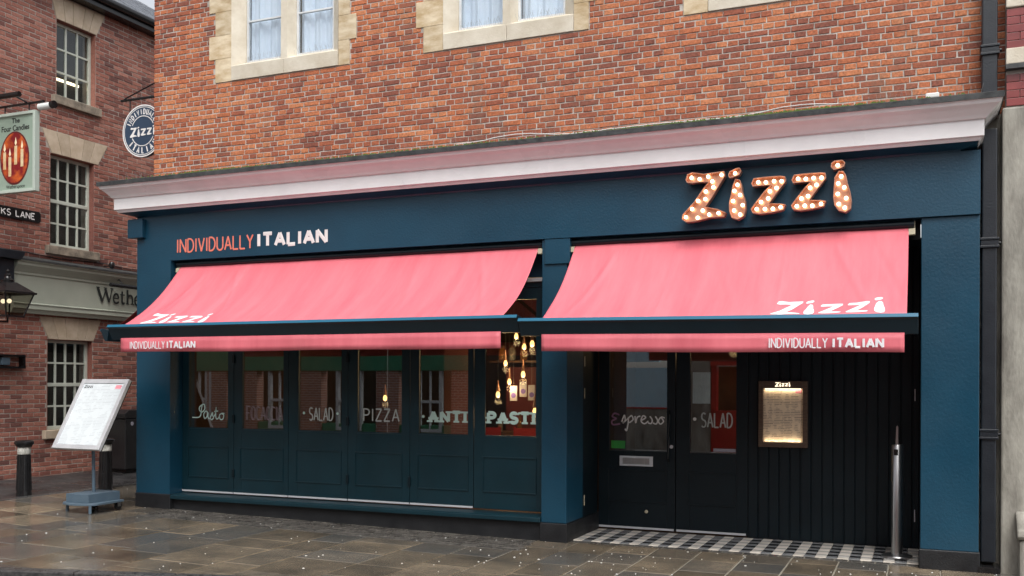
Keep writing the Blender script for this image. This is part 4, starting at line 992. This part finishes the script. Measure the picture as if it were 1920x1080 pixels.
def ringword(word, rad, a_mid, step, hgt, sr, flip):
    mb = MB(); n = len(word)
    for i, ch in enumerate(word):
        a = R(a_mid + (i - (n-1)/2) * step * (1 if flip else -1)); w, st = GL[ch]
        rx = Vector((-math.sin(a), math.cos(a))) * (1 if flip else -1); ry = Vector((math.cos(a), math.sin(a))) * (-1 if flip else 1)
        c = Vector(hc) + Vector((math.cos(a), math.sin(a))) * rad
        for s in st:
            pts = []
            for (p, q) in s:
                d = c + rx * ((p - w/2) * hgt * .75) + ry * ((q - .5) * hgt); pts.append((d.x, yh - .0265, d.y))
            mb.tube(pts, sr, 6, True, FNY)
    build('lettering', mb, M['white_letter'], HS)
ringword('INDIVIDUALLY', .288, 90, 12.2, .075, .0075, False); ringword('ITALIAN', .288, 270, 17, .085, .011, True)
build('bracket_arm', MB().tube([(XL, yh, 6.03), (-11.15, yh, 6.03)], .02, 8), M['black'], HS)
build('bracket_stay', MB().tube([(XL, yh, 6.40), (-11.10, yh, 6.05)], .010, 6), M['black'], HS)
for x in (-10.98, -10.43): build('hanger', MB().tube([(x, yh, 6.02), (x, yh, 5.83 if x < -10.7 else 5.8)], .01, 6), M['black'], HS)

# ------------------------------------------------------------------ downpipe and the neighbour on the right
DP = root('downpipe', (.59, 10.5, 0), 'square black iron downpipe between blue pilaster and grey stone wall', 'downpipe')
bx('pipe', .527, .660, 10.40, 10.54, .09, 4.27, M['pipe'], DP, bevel=.012)
bx('pipe', .523, .659, 10.43, 10.57, 4.56, 8.3, M['pipe'], DP, bevel=.012)
for z, yy in ((3.12, 10.40), (1.275, 10.40), (4.99, 10.43)):
    c = MB(); c.box(.508, .678, yy - .02, yy + .145, z, z + .025); c.box(.515, .671, yy - .012, yy + .145, z + .025, z + .075); c.box(.508, .678, yy - .02, yy + .145, z + .075, z + .10)
    build('collar', c, M['pipe'], DP, bevel=.005)
    build('bolt', MB().lathe([(.016, 0), (.016, .02)], (.678, yy + .05, z + .05), 8, 'x'), M['pipe'], DP)
bx('party_wall', .508, .80, 10.58, 10.9, -.1, 4.41, M['render'], RB)
bx('gully', .50, .69, 10.30, 10.56, -.02, .06, M['black'], DP)
NB = root('neighbouring_building', (1.6, 10.5, 0), 'neighbouring grey stucco building with oxblood glazed brick bands at right edge', 'building')
bx('stucco_wall', .70, 4.5, 10.40, 10.9, -.1, 4.46, M['render'], NB, bevel=.02)
bx('base_block', .845, 4.5, 10.24, 10.40, -.1, .34, M['render'], NB, bevel=.03)
build('base_moulding', MB().prism([(10.40, .345), (10.23, .345), (10.20, .38), (10.21, .43), (10.30, .52), (10.40, .60)], 'x', .825, 4.5), M['render'], NB, bevel=.015)
up_ = bx('upper_wall', .735, 4.5, 10.42, 10.9, 4.46, 8.4, M['mortar'], NB)
bx('stone_band', .728, 4.5, 10.37, 10.45, 4.86, 5.015, M['stone_pale'], NB, bevel=.01)
bx('flashing', .725, 4.5, 10.34, 10.45, 4.81, 4.855, M['lead'], NB)
bx('stone_band', .728, 4.5, 10.39, 10.45, 5.41, 5.75, M['stone_pale'], NB, bevel=.01)
for (z0, z1) in ((4.47, 4.80), (5.02, 5.40), (5.76, 6.4)):
    z = z0; k = 0
    while z + .07 <= z1 + .01:
        x = .735 - (.11 if k % 2 else 0)
        while x < 1.9:
            a = max(x, .735); bx('brick', a, x + .222, 10.405, 10.43, z, z + .072, M['glazed_brick'], up_, bevel=.003); x += .226
        z += .0765; k += 1

# ------------------------------------------------------------------ pub across the lane
LB = root('pub_building', (-13.45, 12.5, .2), 'plum brick pub with sage sash windows and grey green fascia across the lane', 'building')
XW = -13.45
LWIN = [(12.06, 12.90, 6.61, 7.90), (11.945, 12.875, 4.07, 5.62), (11.90, 12.85, .98, 2.50)]
KEY = [(12.06, 12.92, 11.94, 13.10, 7.905, 8.30), (11.97, 12.965, 11.77, 13.18, 5.625, 6.0), (11.92, 12.87, 11.73, 13.04, 2.505, 2.875)]
mb = MB(); zq = -.1
for (a, c, z0, z1) in sorted(LWIN, key=lambda q: q[2]):
    mb.box(XW - .3, XW, 7.0, 20, zq, z0 - .07); mb.box(XW - .3, XW - .0005, 7.0, a, z0 - .07, z1 + .004); mb.box(XW - .3, XW - .0005, c, 20, z0 - .07, z1 + .004); zq = z1 + .004
mb.box(XW - .3, XW, 7.0, 20, zq, 8.45)
lw = build('brick_wall', mb, M['mortar_lane'], LB)
def lblock(v):
    b = []
    for (a, c, z0, z1) in LWIN:
        if z0 - .15 < v < z1 + .01: b.append((a - (.09 if v < z0 else 0), c + (.09 if v < z0 else 0)))
    for (a, c, d, e, z0, z1) in KEY:
        if z0 <= v <= z1: t = (v - z0)/(z1 - z0); b.append((a + (d-a)*t, c + (e-c)*t))
    if 2.93 < v < 3.74: b.append((11.0, 18))
    return b
br = courses(9.4, 16.0, .16, 8.44, .075, .012, .225, 'stretcher', lblock)
lay(lw, br, lambda u, v, n: (XW + n, u, v), M['brick_lane'], [.213], lambda u, v: u > 14.3)
for wi, (a, c, z0, z1) in enumerate(LWIN):
    # recess and dim room behind the sash
    win = bx('window', XW - .42, XW - .302, a - .1, c + .1, z0 - .1, z1 + .1, M['dark_room'], LB)
    rv = MB(); rv.box(XW - .10, XW + .004, a, a + .004, z0, z1 - .004); rv.box(XW - .10, XW + .004, c - .004, c, z0, z1 - .004); rv.box(XW - .10, XW + .003, a, c, z1 - .004, z1 + .001); build('reveal', rv, M['brick_lane'], win)
    xs_ = XW - .10; cols = 3 if wi == 0 else 4; rows = 3 if wi == 0 else 4; fr = MB(); t = .055
    fr.box(xs_ - .05, xs_, a + .005, a + t, z0, z1 - .005); fr.box(xs_ - .05, xs_, c - t, c - .005, z0, z1 - .005); fr.box(xs_ - .05, xs_ - .001, a + t, c - t, z0, z0 + .06); fr.box(xs_ - .05, xs_ - .001, a + t, c - t, z1 - t, z1 - .005)
    zm = (z0 + z1) / 2
    ia, ic = a + t, c - t; zb0, zt1 = z0 + .06, z1 - t
    if wi: fr.box(xs_ - .045, xs_ + .008, ia, ic, zm - .03, zm + .03)
    build('sash_frame', fr, M['sage'], win, bevel=.004)
    zones = [(zb0, zm - .03), (zm + .03, zt1)] if wi else [(zb0, zt1)]
    gb = MB()
    for (q0, q1) in zones:
        nr = 2 if wi else 3
        for k in range(1, cols): y = ia + (ic - ia)*k/cols; gb.box(xs_ - .035, xs_ - .004, y - .016, y + .016, q0, q1)
        for k in range(1, nr):
            z = q0 + (q1 - q0)*k/nr
            for j in range(cols):
                ya = ia + (ic - ia)*j/cols + (.012 if j else 0); yb = ia + (ic - ia)*(j+1)/cols - (.012 if j < cols-1 else 0)
                gb.box(xs_ - .034, xs_ - .005, ya + .0005, yb - .0005, z - .015, z + .015)
        for k in range(nr):
            for j in range(cols):
                ya = ia + (ic - ia)*j/cols + .0125; yb = ia + (ic - ia)*(j+1)/cols - .0125
                bx('pane', xs_ - .024, xs_ - .019, ya, yb, q0 + (q1-q0)*k/nr + .0115, q0 + (q1-q0)*(k+1)/nr - .0115, M['glass_lane'], win)
    build('glazing_bars', gb, M['sage'], win)
    bx('sill', XW - .12, XW + .07, a - .09, c + .09, z0 - .145, z0 - .001, M['sill_stone'] if wi < 2 else M['voussoir'], win, bevel=.01)
    if wi == 0:
        bx('ceiling_light', XW - .30, XW - .28, 12.2, 12.8, 6.98, 7.02, M['tube_lit'], win)
for (a, c, d, e, z0, z1) in KEY:             # flat arches of five stones
    la = build('flat_arch', MB().prism([(a, z0), (c, z0), (e, z1), (d, z1)], 'x', XW - .1, XW - .004), M['mortar_lane'], LB)
    ts = [0, .22, .41, .60, .79, 1]; ts = [0, .21, .40, .63, .80, 1]
    for t0, t1 in zip(ts, ts[1:]):
        q = .004
        poly = [(a + (c-a)*t0 + q, z0), (a + (c-a)*t1 - q, z0), (d + (e-d)*t1 - q, z1), (d + (e-d)*t0 + q, z1)]
        build('stone_block', MB().prism(poly, 'x', XW - .05, XW + .014), M['voussoir'], la, bevel=.004)
# fascia of the pub
fp = [(XW, 2.90), (XW + .10, 2.90), (XW + .12, 2.95), (XW + .15, 2.97), (XW + .15, 3.02), (XW + .165, 3.05), (XW + .13, 3.07), (XW + .13, 3.50), (XW + .15, 3.52), (XW + .15, 3.55), (XW + .19, 3.60), (XW + .24, 3.66), (XW + .24, 3.70), (XW + .27, 3.715), (XW + .27, 3.745), (XW, 3.80)]
pf = build('fascia', MB().add([(x, y, z) for y in (11.12, 18) for x, z in fp], [tuple(range(16)), tuple(range(16, 32))] + [(i, (i+1) % 16, 16 + (i+1) % 16, 16 + i) for i in range(16)]), M['sage_fascia'], LB)
build('fascia_flashing', MB().prism([(XW + .275, 3.748), (XW + .285, 3.73), (XW + .285, 3.755), (XW + .0, 3.83)], 'y', 11.1, 18), M['lead'], LB)
bx('corbel', XW, XW + .22, 10.70, 11.08, 3.36, 3.72, M['pipe'], LB, bevel=.01)
build('corbel_cap', MB().prism([(10.64, 3.72), (11.14, 3.72), (11.20, 3.80), (11.22, 3.86), (10.58, 3.86), (10.60, 3.80)], 'x', XW, XW + .30), M['pipe'], LB, bevel=.01)
# raised serif letters W e t h e r
def lane(y, z): return (XW + .145, y, z)
WT = [  # (strokes of (y,z) with radius); letter heights in metres
 ([(12.83,3.445),(12.935,3.205)], .021), ([(12.935,3.205),(13.01,3.42)], .009), ([(13.0,3.44),(13.09,3.205)], .021), ([(13.09,3.205),(13.155,3.445)], .009),
 ([(12.80,3.45),(12.875,3.45)], .007), ([(12.965,3.45),(13.04,3.45)], .007), ([(13.12,3.45),(13.19,3.45)], .007),
 ([(13.2,3.285),(13.31,3.285)], .008), ([(13.31,3.29),(13.295,3.345),(13.25,3.365),(13.205,3.335),(13.19,3.28),(13.205,3.225),(13.255,3.20),(13.315,3.225)], .015),
 ([(13.395,3.42),(13.39,3.25),(13.41,3.205),(13.455,3.215)], .016), ([(13.345,3.36),(13.455,3.36)], .009),
 ([(13.52,3.46),(13.52,3.205)], .018), ([(13.525,3.31),(13.565,3.36),(13.62,3.355),(13.64,3.30),(13.64,3.205)], .015), ([(13.49,3.207),(13.555,3.207)], .008), ([(13.61,3.207),(13.675,3.207)], .008),
 ([(13.71,3.285),(13.82,3.285)], .008), ([(13.82,3.29),(13.805,3.345),(13.76,3.365),(13.715,3.335),(13.70,3.28),(13.715,3.225),(13.765,3.20),(13.825,3.225)], .015),
 ([(13.89,3.36),(13.895,3.205)], .017), ([(13.895,3.31),(13.93,3.355),(13.975,3.355)], .014), ([(13.865,3.207),(13.93,3.207)], .008)]
mb = MB()
for k, (pts, r) in enumerate(WT):
    if len(pts) > 2: pts = spline(pts, 4)
    mb.tube([(XW + .150 + .0006*(k % 4), y, z) for y, z in pts], r * 1.25, 8, True, (1, 0, 0))
wl = build('raised_lettering', mb, M['ink'], pf)
TL = root('sign_lamp', (XW + .22, 13.4, 3.55), 'black tubular sign lamp over the pub fascia lettering', 'lamp')
build('tube', MB().tube([(XW + .30, 12.97, 3.50), (XW + .30, 14.6, 3.50)], .035, 10), M['black'], TL, smooth=True)
for y in (13.25, 14.3): build('arm', MB().tube([(XW + .14, y, 3.58), (XW + .22, y, 3.62), (XW + .30, y, 3.53)], .012, 6), M['black'], TL)
SL = root('floodlight', (XW + .1, 13.12, 3.80), 'small black floodlight on top of the pub fascia', 'lamp')
build('body', MB().lathe([(.02, 0), (.045, .03), (.05, .09), (.03, .12)], (XW + .18, 13.12, 3.80), 12), M['black'], SL, smooth=True)
bx('bracket', XW, XW + .16, 13.10, 13.13, 3.84, 3.86, M['black'], SL)
# eave and slate roof
bx('soffit', XW - .05, XW + .22, 7, 20, 8.32, 8.40, M['black'], LB); build('gutter', MB().tube([(XW + .25, 7, 8.47), (XW + .25, 20, 8.47)], .07, 10), M['black'], LB, smooth=True)
bx('eave_board', XW - .02, XW + .19, 7, 20, 8.401, 8.46, M['black'], LB)
rf = build('roof', MB().prism([(XW + .2, 8.47), (-16.0, 10.20), (-18.6, 8.47)], 'y', 7, 20), M['lead'], LB)
sl = MB(); n = 13
for k in range(n):
    t0, t1 = k/n, (k + 1.12)/n; y = 11.5 + (k % 2)*.15
    while y < 16.5:
        A0 = (XW + .24 - t0*2.79, 8.50 + t0*1.73); A1 = (XW + .24 - t1*2.79, 8.50 + t1*1.73 - .012)
        sl.add([(A0[0], y + .004, A0[1]), (A0[0], y + .296, A0[1]), (A1[0], y + .296, A1[1]), (A1[0], y + .004, A1[1]), (A0[0], y + .004, A0[1] - .008), (A0[0], y + .296, A0[1] - .008)], [(0,1,2,3), (4,5,1,0)]); y += .30
build('slates', sl, M['slate'], rf, kind='stuff')

# pub sign
PS = root('pub_sign', (-12.5, 10.5, 5.2), 'pale green hanging pub sign with four candles in a red oval', 'sign')
px0, px1, pz0, pz1 = -12.90, -12.085, 4.615, 5.81
bx('board', px0 + .03, px1 - .03, 10.48, 10.52, pz0 + .03, pz1 - .03, M['sign_green'], PS)
f = MB(); f.box(px0, px0+.045, 10.455, 10.545, pz0, pz1); f.box(px1-.045, px1, 10.455, 10.545, pz0, pz1); f.box(px0+.045, px1-.045, 10.456, 10.544, pz0, pz0+.045); f.box(px0+.045, px1-.045, 10.456, 10.544, pz1-.045, pz1)
build('frame', f, M['sign_frame'], PS, bevel=.005)
oc = (-12.52, 5.135)
def oval(rx, rz, y0, y1, n=40): return MB().prism([(oc[0] + rx*math.cos(2*math.pi*i/n), oc[1] + rz*math.sin(2*math.pi*i/n)) for i in range(n)], 'y', y0, y1)
build('oval_border', oval(.30, .40, 10.476, 10.4795), M['int_red'], PS); build('oval_picture', oval(.275, .375, 10.473, 10.4755), M['sign_red'], PS)
for (dx, zb_, zt) in ((-.20, -.16, .10), (-.09, -.27, .02), (.03, -.10, .18), (.16, -.14, .12)):
    c = bx('candle', oc[0] + dx - .028, oc[0] + dx + .028, 10.470, 10.4725, oc[1] + zb_, oc[1] + zt, M['candle'], PS)
    build('flame', MB().prism([(oc[0]+dx, oc[1]+zt+.004), (oc[0]+dx+.022, oc[1]+zt+.04), (oc[0]+dx+.012, oc[1]+zt+.08), (oc[0]+dx, oc[1]+zt+.13), (oc[0]+dx-.012, oc[1]+zt+.08), (oc[0]+dx-.022, oc[1]+zt+.04)], 'y', 10.470, 10.4725), M['flame'], c)
def pst(cx, z): return lambda x, y, e: (cx + x, 10.4785 - e, z + y)
text_mesh('lettering', 'The', .105, pst(-12.50, 5.66), .001, M['ink'], PS, bold=.002)
text_mesh('lettering', 'Four Candles', .115, pst(-12.51, 5.545), .001, M['ink'], PS, xs=.93, bold=.002)
text_mesh('lettering', 'Wetherspoon', .075, pst(-12.50, 4.685), .001, M['ink'], PS, xs=.9)
build('bracket', MB().tube([(XW, 10.5, 5.93), (-11.95, 10.5, 5.93)], .02, 8), M['black'], PS)
for x in (-12.75, -12.25): build('hanger', MB().tube([(x, 10.5, 5.93), (x, 10.5, 5.80)], .01, 6), M['black'], PS)
PLm = root('sign_lamp', (-12.2, 10.35, 5.9), 'black strip lamp with white cover above the candle pub sign', 'lamp')
build('tube', MB().tube([(-12.95, 10.22, 5.98), (-12.12, 10.22, 5.98)], .04, 10), M['black'], PLm, smooth=True)
build('tube', MB().tube([(-12.06, 10.52, 5.86), (-11.82, 10.52, 5.86)], .05, 10), M['tube_white'], PLm, smooth=True)
build('end_cap', MB().tube([(-11.82, 10.52, 5.87), (-11.76, 10.52, 5.87)], .056, 10), M['black'], PLm, smooth=True)
build('arm', MB().tube([(-12.3, 10.5, 5.95), (-12.3, 10.22, 6.0)], .012, 6), M['black'], PLm); build('arm', MB().tube([(-12.0, 10.5, 5.93), (-11.95, 10.52, 5.89)], .012, 6), M['black'], PLm)
# street name plate
KN = root('street_sign', (XW, 11.3, 4.4), 'black cast street name plate with white letters on the pub wall', 'sign')
build('plate', MB().prism([(10.2, 4.40), (11.70, 4.40), (11.735, 4.43), (11.735, 4.555), (11.70, 4.585), (10.2, 4.585)], 'x', XW + .010, XW + .035), M['black'], KN, bevel=.004)
s, w = word_strokes('KS LANE', .22)
letters('lettering', s, w, lambda u, v: (XW + .036, u, v), (1, 0, 0), 10.98, 11.62, 4.437, 4.548, .0095, M['white_letter'], KN)
# lantern
LN = root('wall_lantern', (XW, 10.75, 3.2), 'black four-sided lantern with lit lamps on the pub wall', 'lantern')
lc = (-12.8, 10.60)
def frus(h0, r0, h1, r1):
    return MB().add([(lc[0]+sx*r, lc[1]+sy*r, z) for r, z in ((r0, h0), (r1, h1)) for sx, sy in ((-1,-1),(1,-1),(1,1),(-1,1))], [(0,1,2,3),(4,5,6,7),(0,1,5,4),(1,2,6,5),(2,3,7,6),(3,0,4,7)])
gm = frus(2.79, .15, 3.12, .25)
build('glass_pane', gm, M['lantern_glass'], LN)
f = MB()
for sx, sy in ((-1,-1),(1,-1),(1,1),(-1,1)): f.tube([(lc[0]+sx*.152, lc[1]+sy*.152, 2.78), (lc[0]+sx*.253, lc[1]+sy*.253, 3.125)], .012, 6)
f.add(frus(2.765, .165, 2.79, .165).v, frus(0,1,1,1).f); f.add(frus(3.12, .285, 3.15, .285).v, frus(0,1,1,1).f)
build('frame', f, M['black'], LN)
build('hood', frus(3.15, .27, 3.30, .09), M['black'], LN)
build('finial', MB().lathe([(.09, 3.30), (.10, 3.33), (.05, 3.36), (.04, 3.39), (.05, 3.41), (.015, 3.44), (.03, 3.47), (.005, 3.50)], (lc[0], lc[1], 0), 14), M['black'], LN, smooth=True)
for dx in (-.06, .07):
    build('bulb', MB().sphere((lc[0] + dx, lc[1] - .03, 3.01), .035, 10, 7), M['lamp_lit'], LN, smooth=True)
build('bracket', MB().tube([(XW, 10.60, 2.9), (XW + .2, 10.6, 2.72), (lc[0], 10.6, 2.70), (lc[0], 10.6, 2.77)], .018, 8), M['black'], LN)
WB = root('wall_lamp', (XW, 11.1, 2.1), 'black framed box lamp low on the pub wall at the left edge', 'lamp')
f = MB(); 
for (a, b, c, d) in ((10.6, 11.37, 2.0, 2.03), (10.6, 11.37, 2.19, 2.22), (10.6, 10.63, 2.03, 2.19), (11.34, 11.37, 2.03, 2.19)): f.box(XW + .012, XW + .13, a, b, c, d)
build('frame', f, M['black'], WB); bx('lamp', XW + .02, XW + .11, 10.95, 11.10, 2.05, 2.17, M['slate_blue'], WB, bevel=.01)
build('conduit', MB().tube([(XW + .02, y, 3.88 + .015*math.sin(y*4)) for y in [11.1 + .2*i for i in range(15)]], .008, 5), M['black'], LB)

bm_ = bpy.data.materials.new('far_brick'); bm_.use_nodes = True; n_ = bm_.node_tree.nodes; l_ = bm_.node_tree.links
bt_ = n_.new('ShaderNodeTexBrick'); ge_ = n_.new('ShaderNodeNewGeometry'); se_ = n_.new('ShaderNodeSeparateXYZ'); co_ = n_.new('ShaderNodeCombineXYZ')
l_.new(ge_.outputs['Position'], se_.inputs[0]); l_.new(se_.outputs['X'], co_.inputs['X']); l_.new(se_.outputs['Z'], co_.inputs['Y']); l_.new(co_.outputs[0], bt_.inputs['Vector'])
bt_.inputs['Scale'].default_value = 1; bt_.inputs['Brick Width'].default_value = .225; bt_.inputs['Row Height'].default_value = .075; bt_.inputs['Mortar Size'].default_value = .008
bt_.inputs['Color1'].default_value = (.42,.18,.12,1); bt_.inputs['Color2'].default_value = (.30,.12,.09,1); bt_.inputs['Mortar'].default_value = (.55,.5,.45,1)
l_.new(bt_.outputs['Color'], n_['Principled BSDF'].inputs['Base Color']); n_['Principled BSDF'].inputs['Roughness'].default_value = .8; M['far_brick'] = bm_

# ------------------------------------------------------------------ far side of the street, seen in the glass
YO = -4.0
OP = root('brick_terrace', (-18, YO, 0), 'brick terrace with green shop fascia across the street, mirrored in the windows', 'building')
bx('upper_wall', -26, -11.5, YO - .4, YO, 2.85, 7.5, M['far_brick'], OP)
bx('fascia', -26, -11.5, YO - .3, YO + .1, 2.15, 2.85, M['green_paint'], OP)
for x in (-25, -22.4, -20.9, -19.7, -17.3, -14.6, -12.1):
    bx('pier', x - .38, x + .38, YO - .3, YO + .04, -.1, 2.15, M['far_brick'], OP)
bx('shop_interior', -26, -11.5, YO - 1.5, YO - 1.4, -.1, 2.2, M['dark_room'], OP)
for i in range(6):
    x = -24.6 + i*2.3
    w_ = bx('window', x - .5, x + .5, YO + .001, YO + .02, 4.0, 5.8, M['frame_white'], OP)
    for k in (0, 1): bx('pane', x - .43, x + .43, YO + .021, YO + .025, 4.08 + k*.87, 4.86 + k*.87, M['dark_room'], w_)
for (x0, x1) in ((-22.0, -21.3), (-18.9, -18.1), (-16.4, -15.5), (-13.6, -12.8)):
    f = MB().box(x0, x0 + .09, YO - .1, YO + .02, .35, 2.14).box(x1 - .09, x1, YO - .1, YO + .02, .35, 2.14).box(x0 + .09, x1 - .09, YO - .1, YO + .019, 1.2, 1.28).box(x0 + .09, x1 - .09, YO - .1, YO + .019, .35, .45).box((x0+x1)/2 - .02, (x0+x1)/2 + .02, YO - .08, YO, .45, 2.14)
    build('sash_frame', f, M['frame_white'], OP)
bx('stall_riser', -26, -11.5, YO - .3, YO - .02, -.1, .55, M['green_paint'], OP)
for x in (-21.15,): bx('white_post', x - .04, x + .04, YO - .05, YO + .06, .0, 2.14, M['frame_white'], OP)
ST = root('stone_shop', (-7, YO, 0), 'grey stone shop with a pale blue hoarding across the street, mirrored in the doors', 'building')
bx('stone_base', -8.3, -6.05, YO - .3, YO, -.1, 1.08, M['render'], ST); bx('hoarding', -8.0, -6.05, YO - .2, YO - .02, 1.12, 2.25, M['poster_blue'], ST); bx('rail', -8.0, -6.05, YO - .2, YO + .02, 1.081, 1.119, M['red_paint'], ST)
bx('upper_hoarding', -8.0, -6.9, YO - .2, YO - .02, 2.42, 2.75, M['poster_blue'], ST); bx('pilaster', -6.04, -5.42, YO - .3, YO + .08, -.1, 3.2, M['render'], ST)
bx('upper_wall', -11.49, -5.42, YO - .4, YO, 3.2, 7.5, M['far_brick'], ST); bx('dark_front', -11.49, -8.31, YO - .4, YO - .1, -.1, 3.2, M['dark_room'], ST)
RD = root('red_shop', (-3, YO, 0), 'red painted shopfront across the street, mirrored in the right entrance door', 'building')
bx('stall_riser', -5.41, 1.0, YO - .3, YO, -.1, 1.05, M['red_paint'], RD); bx('fascia', -5.41, 1.0, YO - .3, YO + .1, 2.3, 3.0, M['red_paint'], RD)
for x in (-5.33, -3.2, -1.1, .92): bx('upright', x - .07, x + .07, YO - .3, YO + .02, 1.05, 2.3, M['red_paint'], RD)
bx('shop_interior', -5.41, 1.0, YO - .9, YO - .8, 1.0, 2.3, M['int_wall'], RD); bx('upper_wall', -5.41, 9, YO - .4, YO - .01, 3.0, 7.5, M['far_brick'], RD); bx('side_front', 1.01, 9, YO - .4, YO, -.1, 3.0, M['render'], RD)
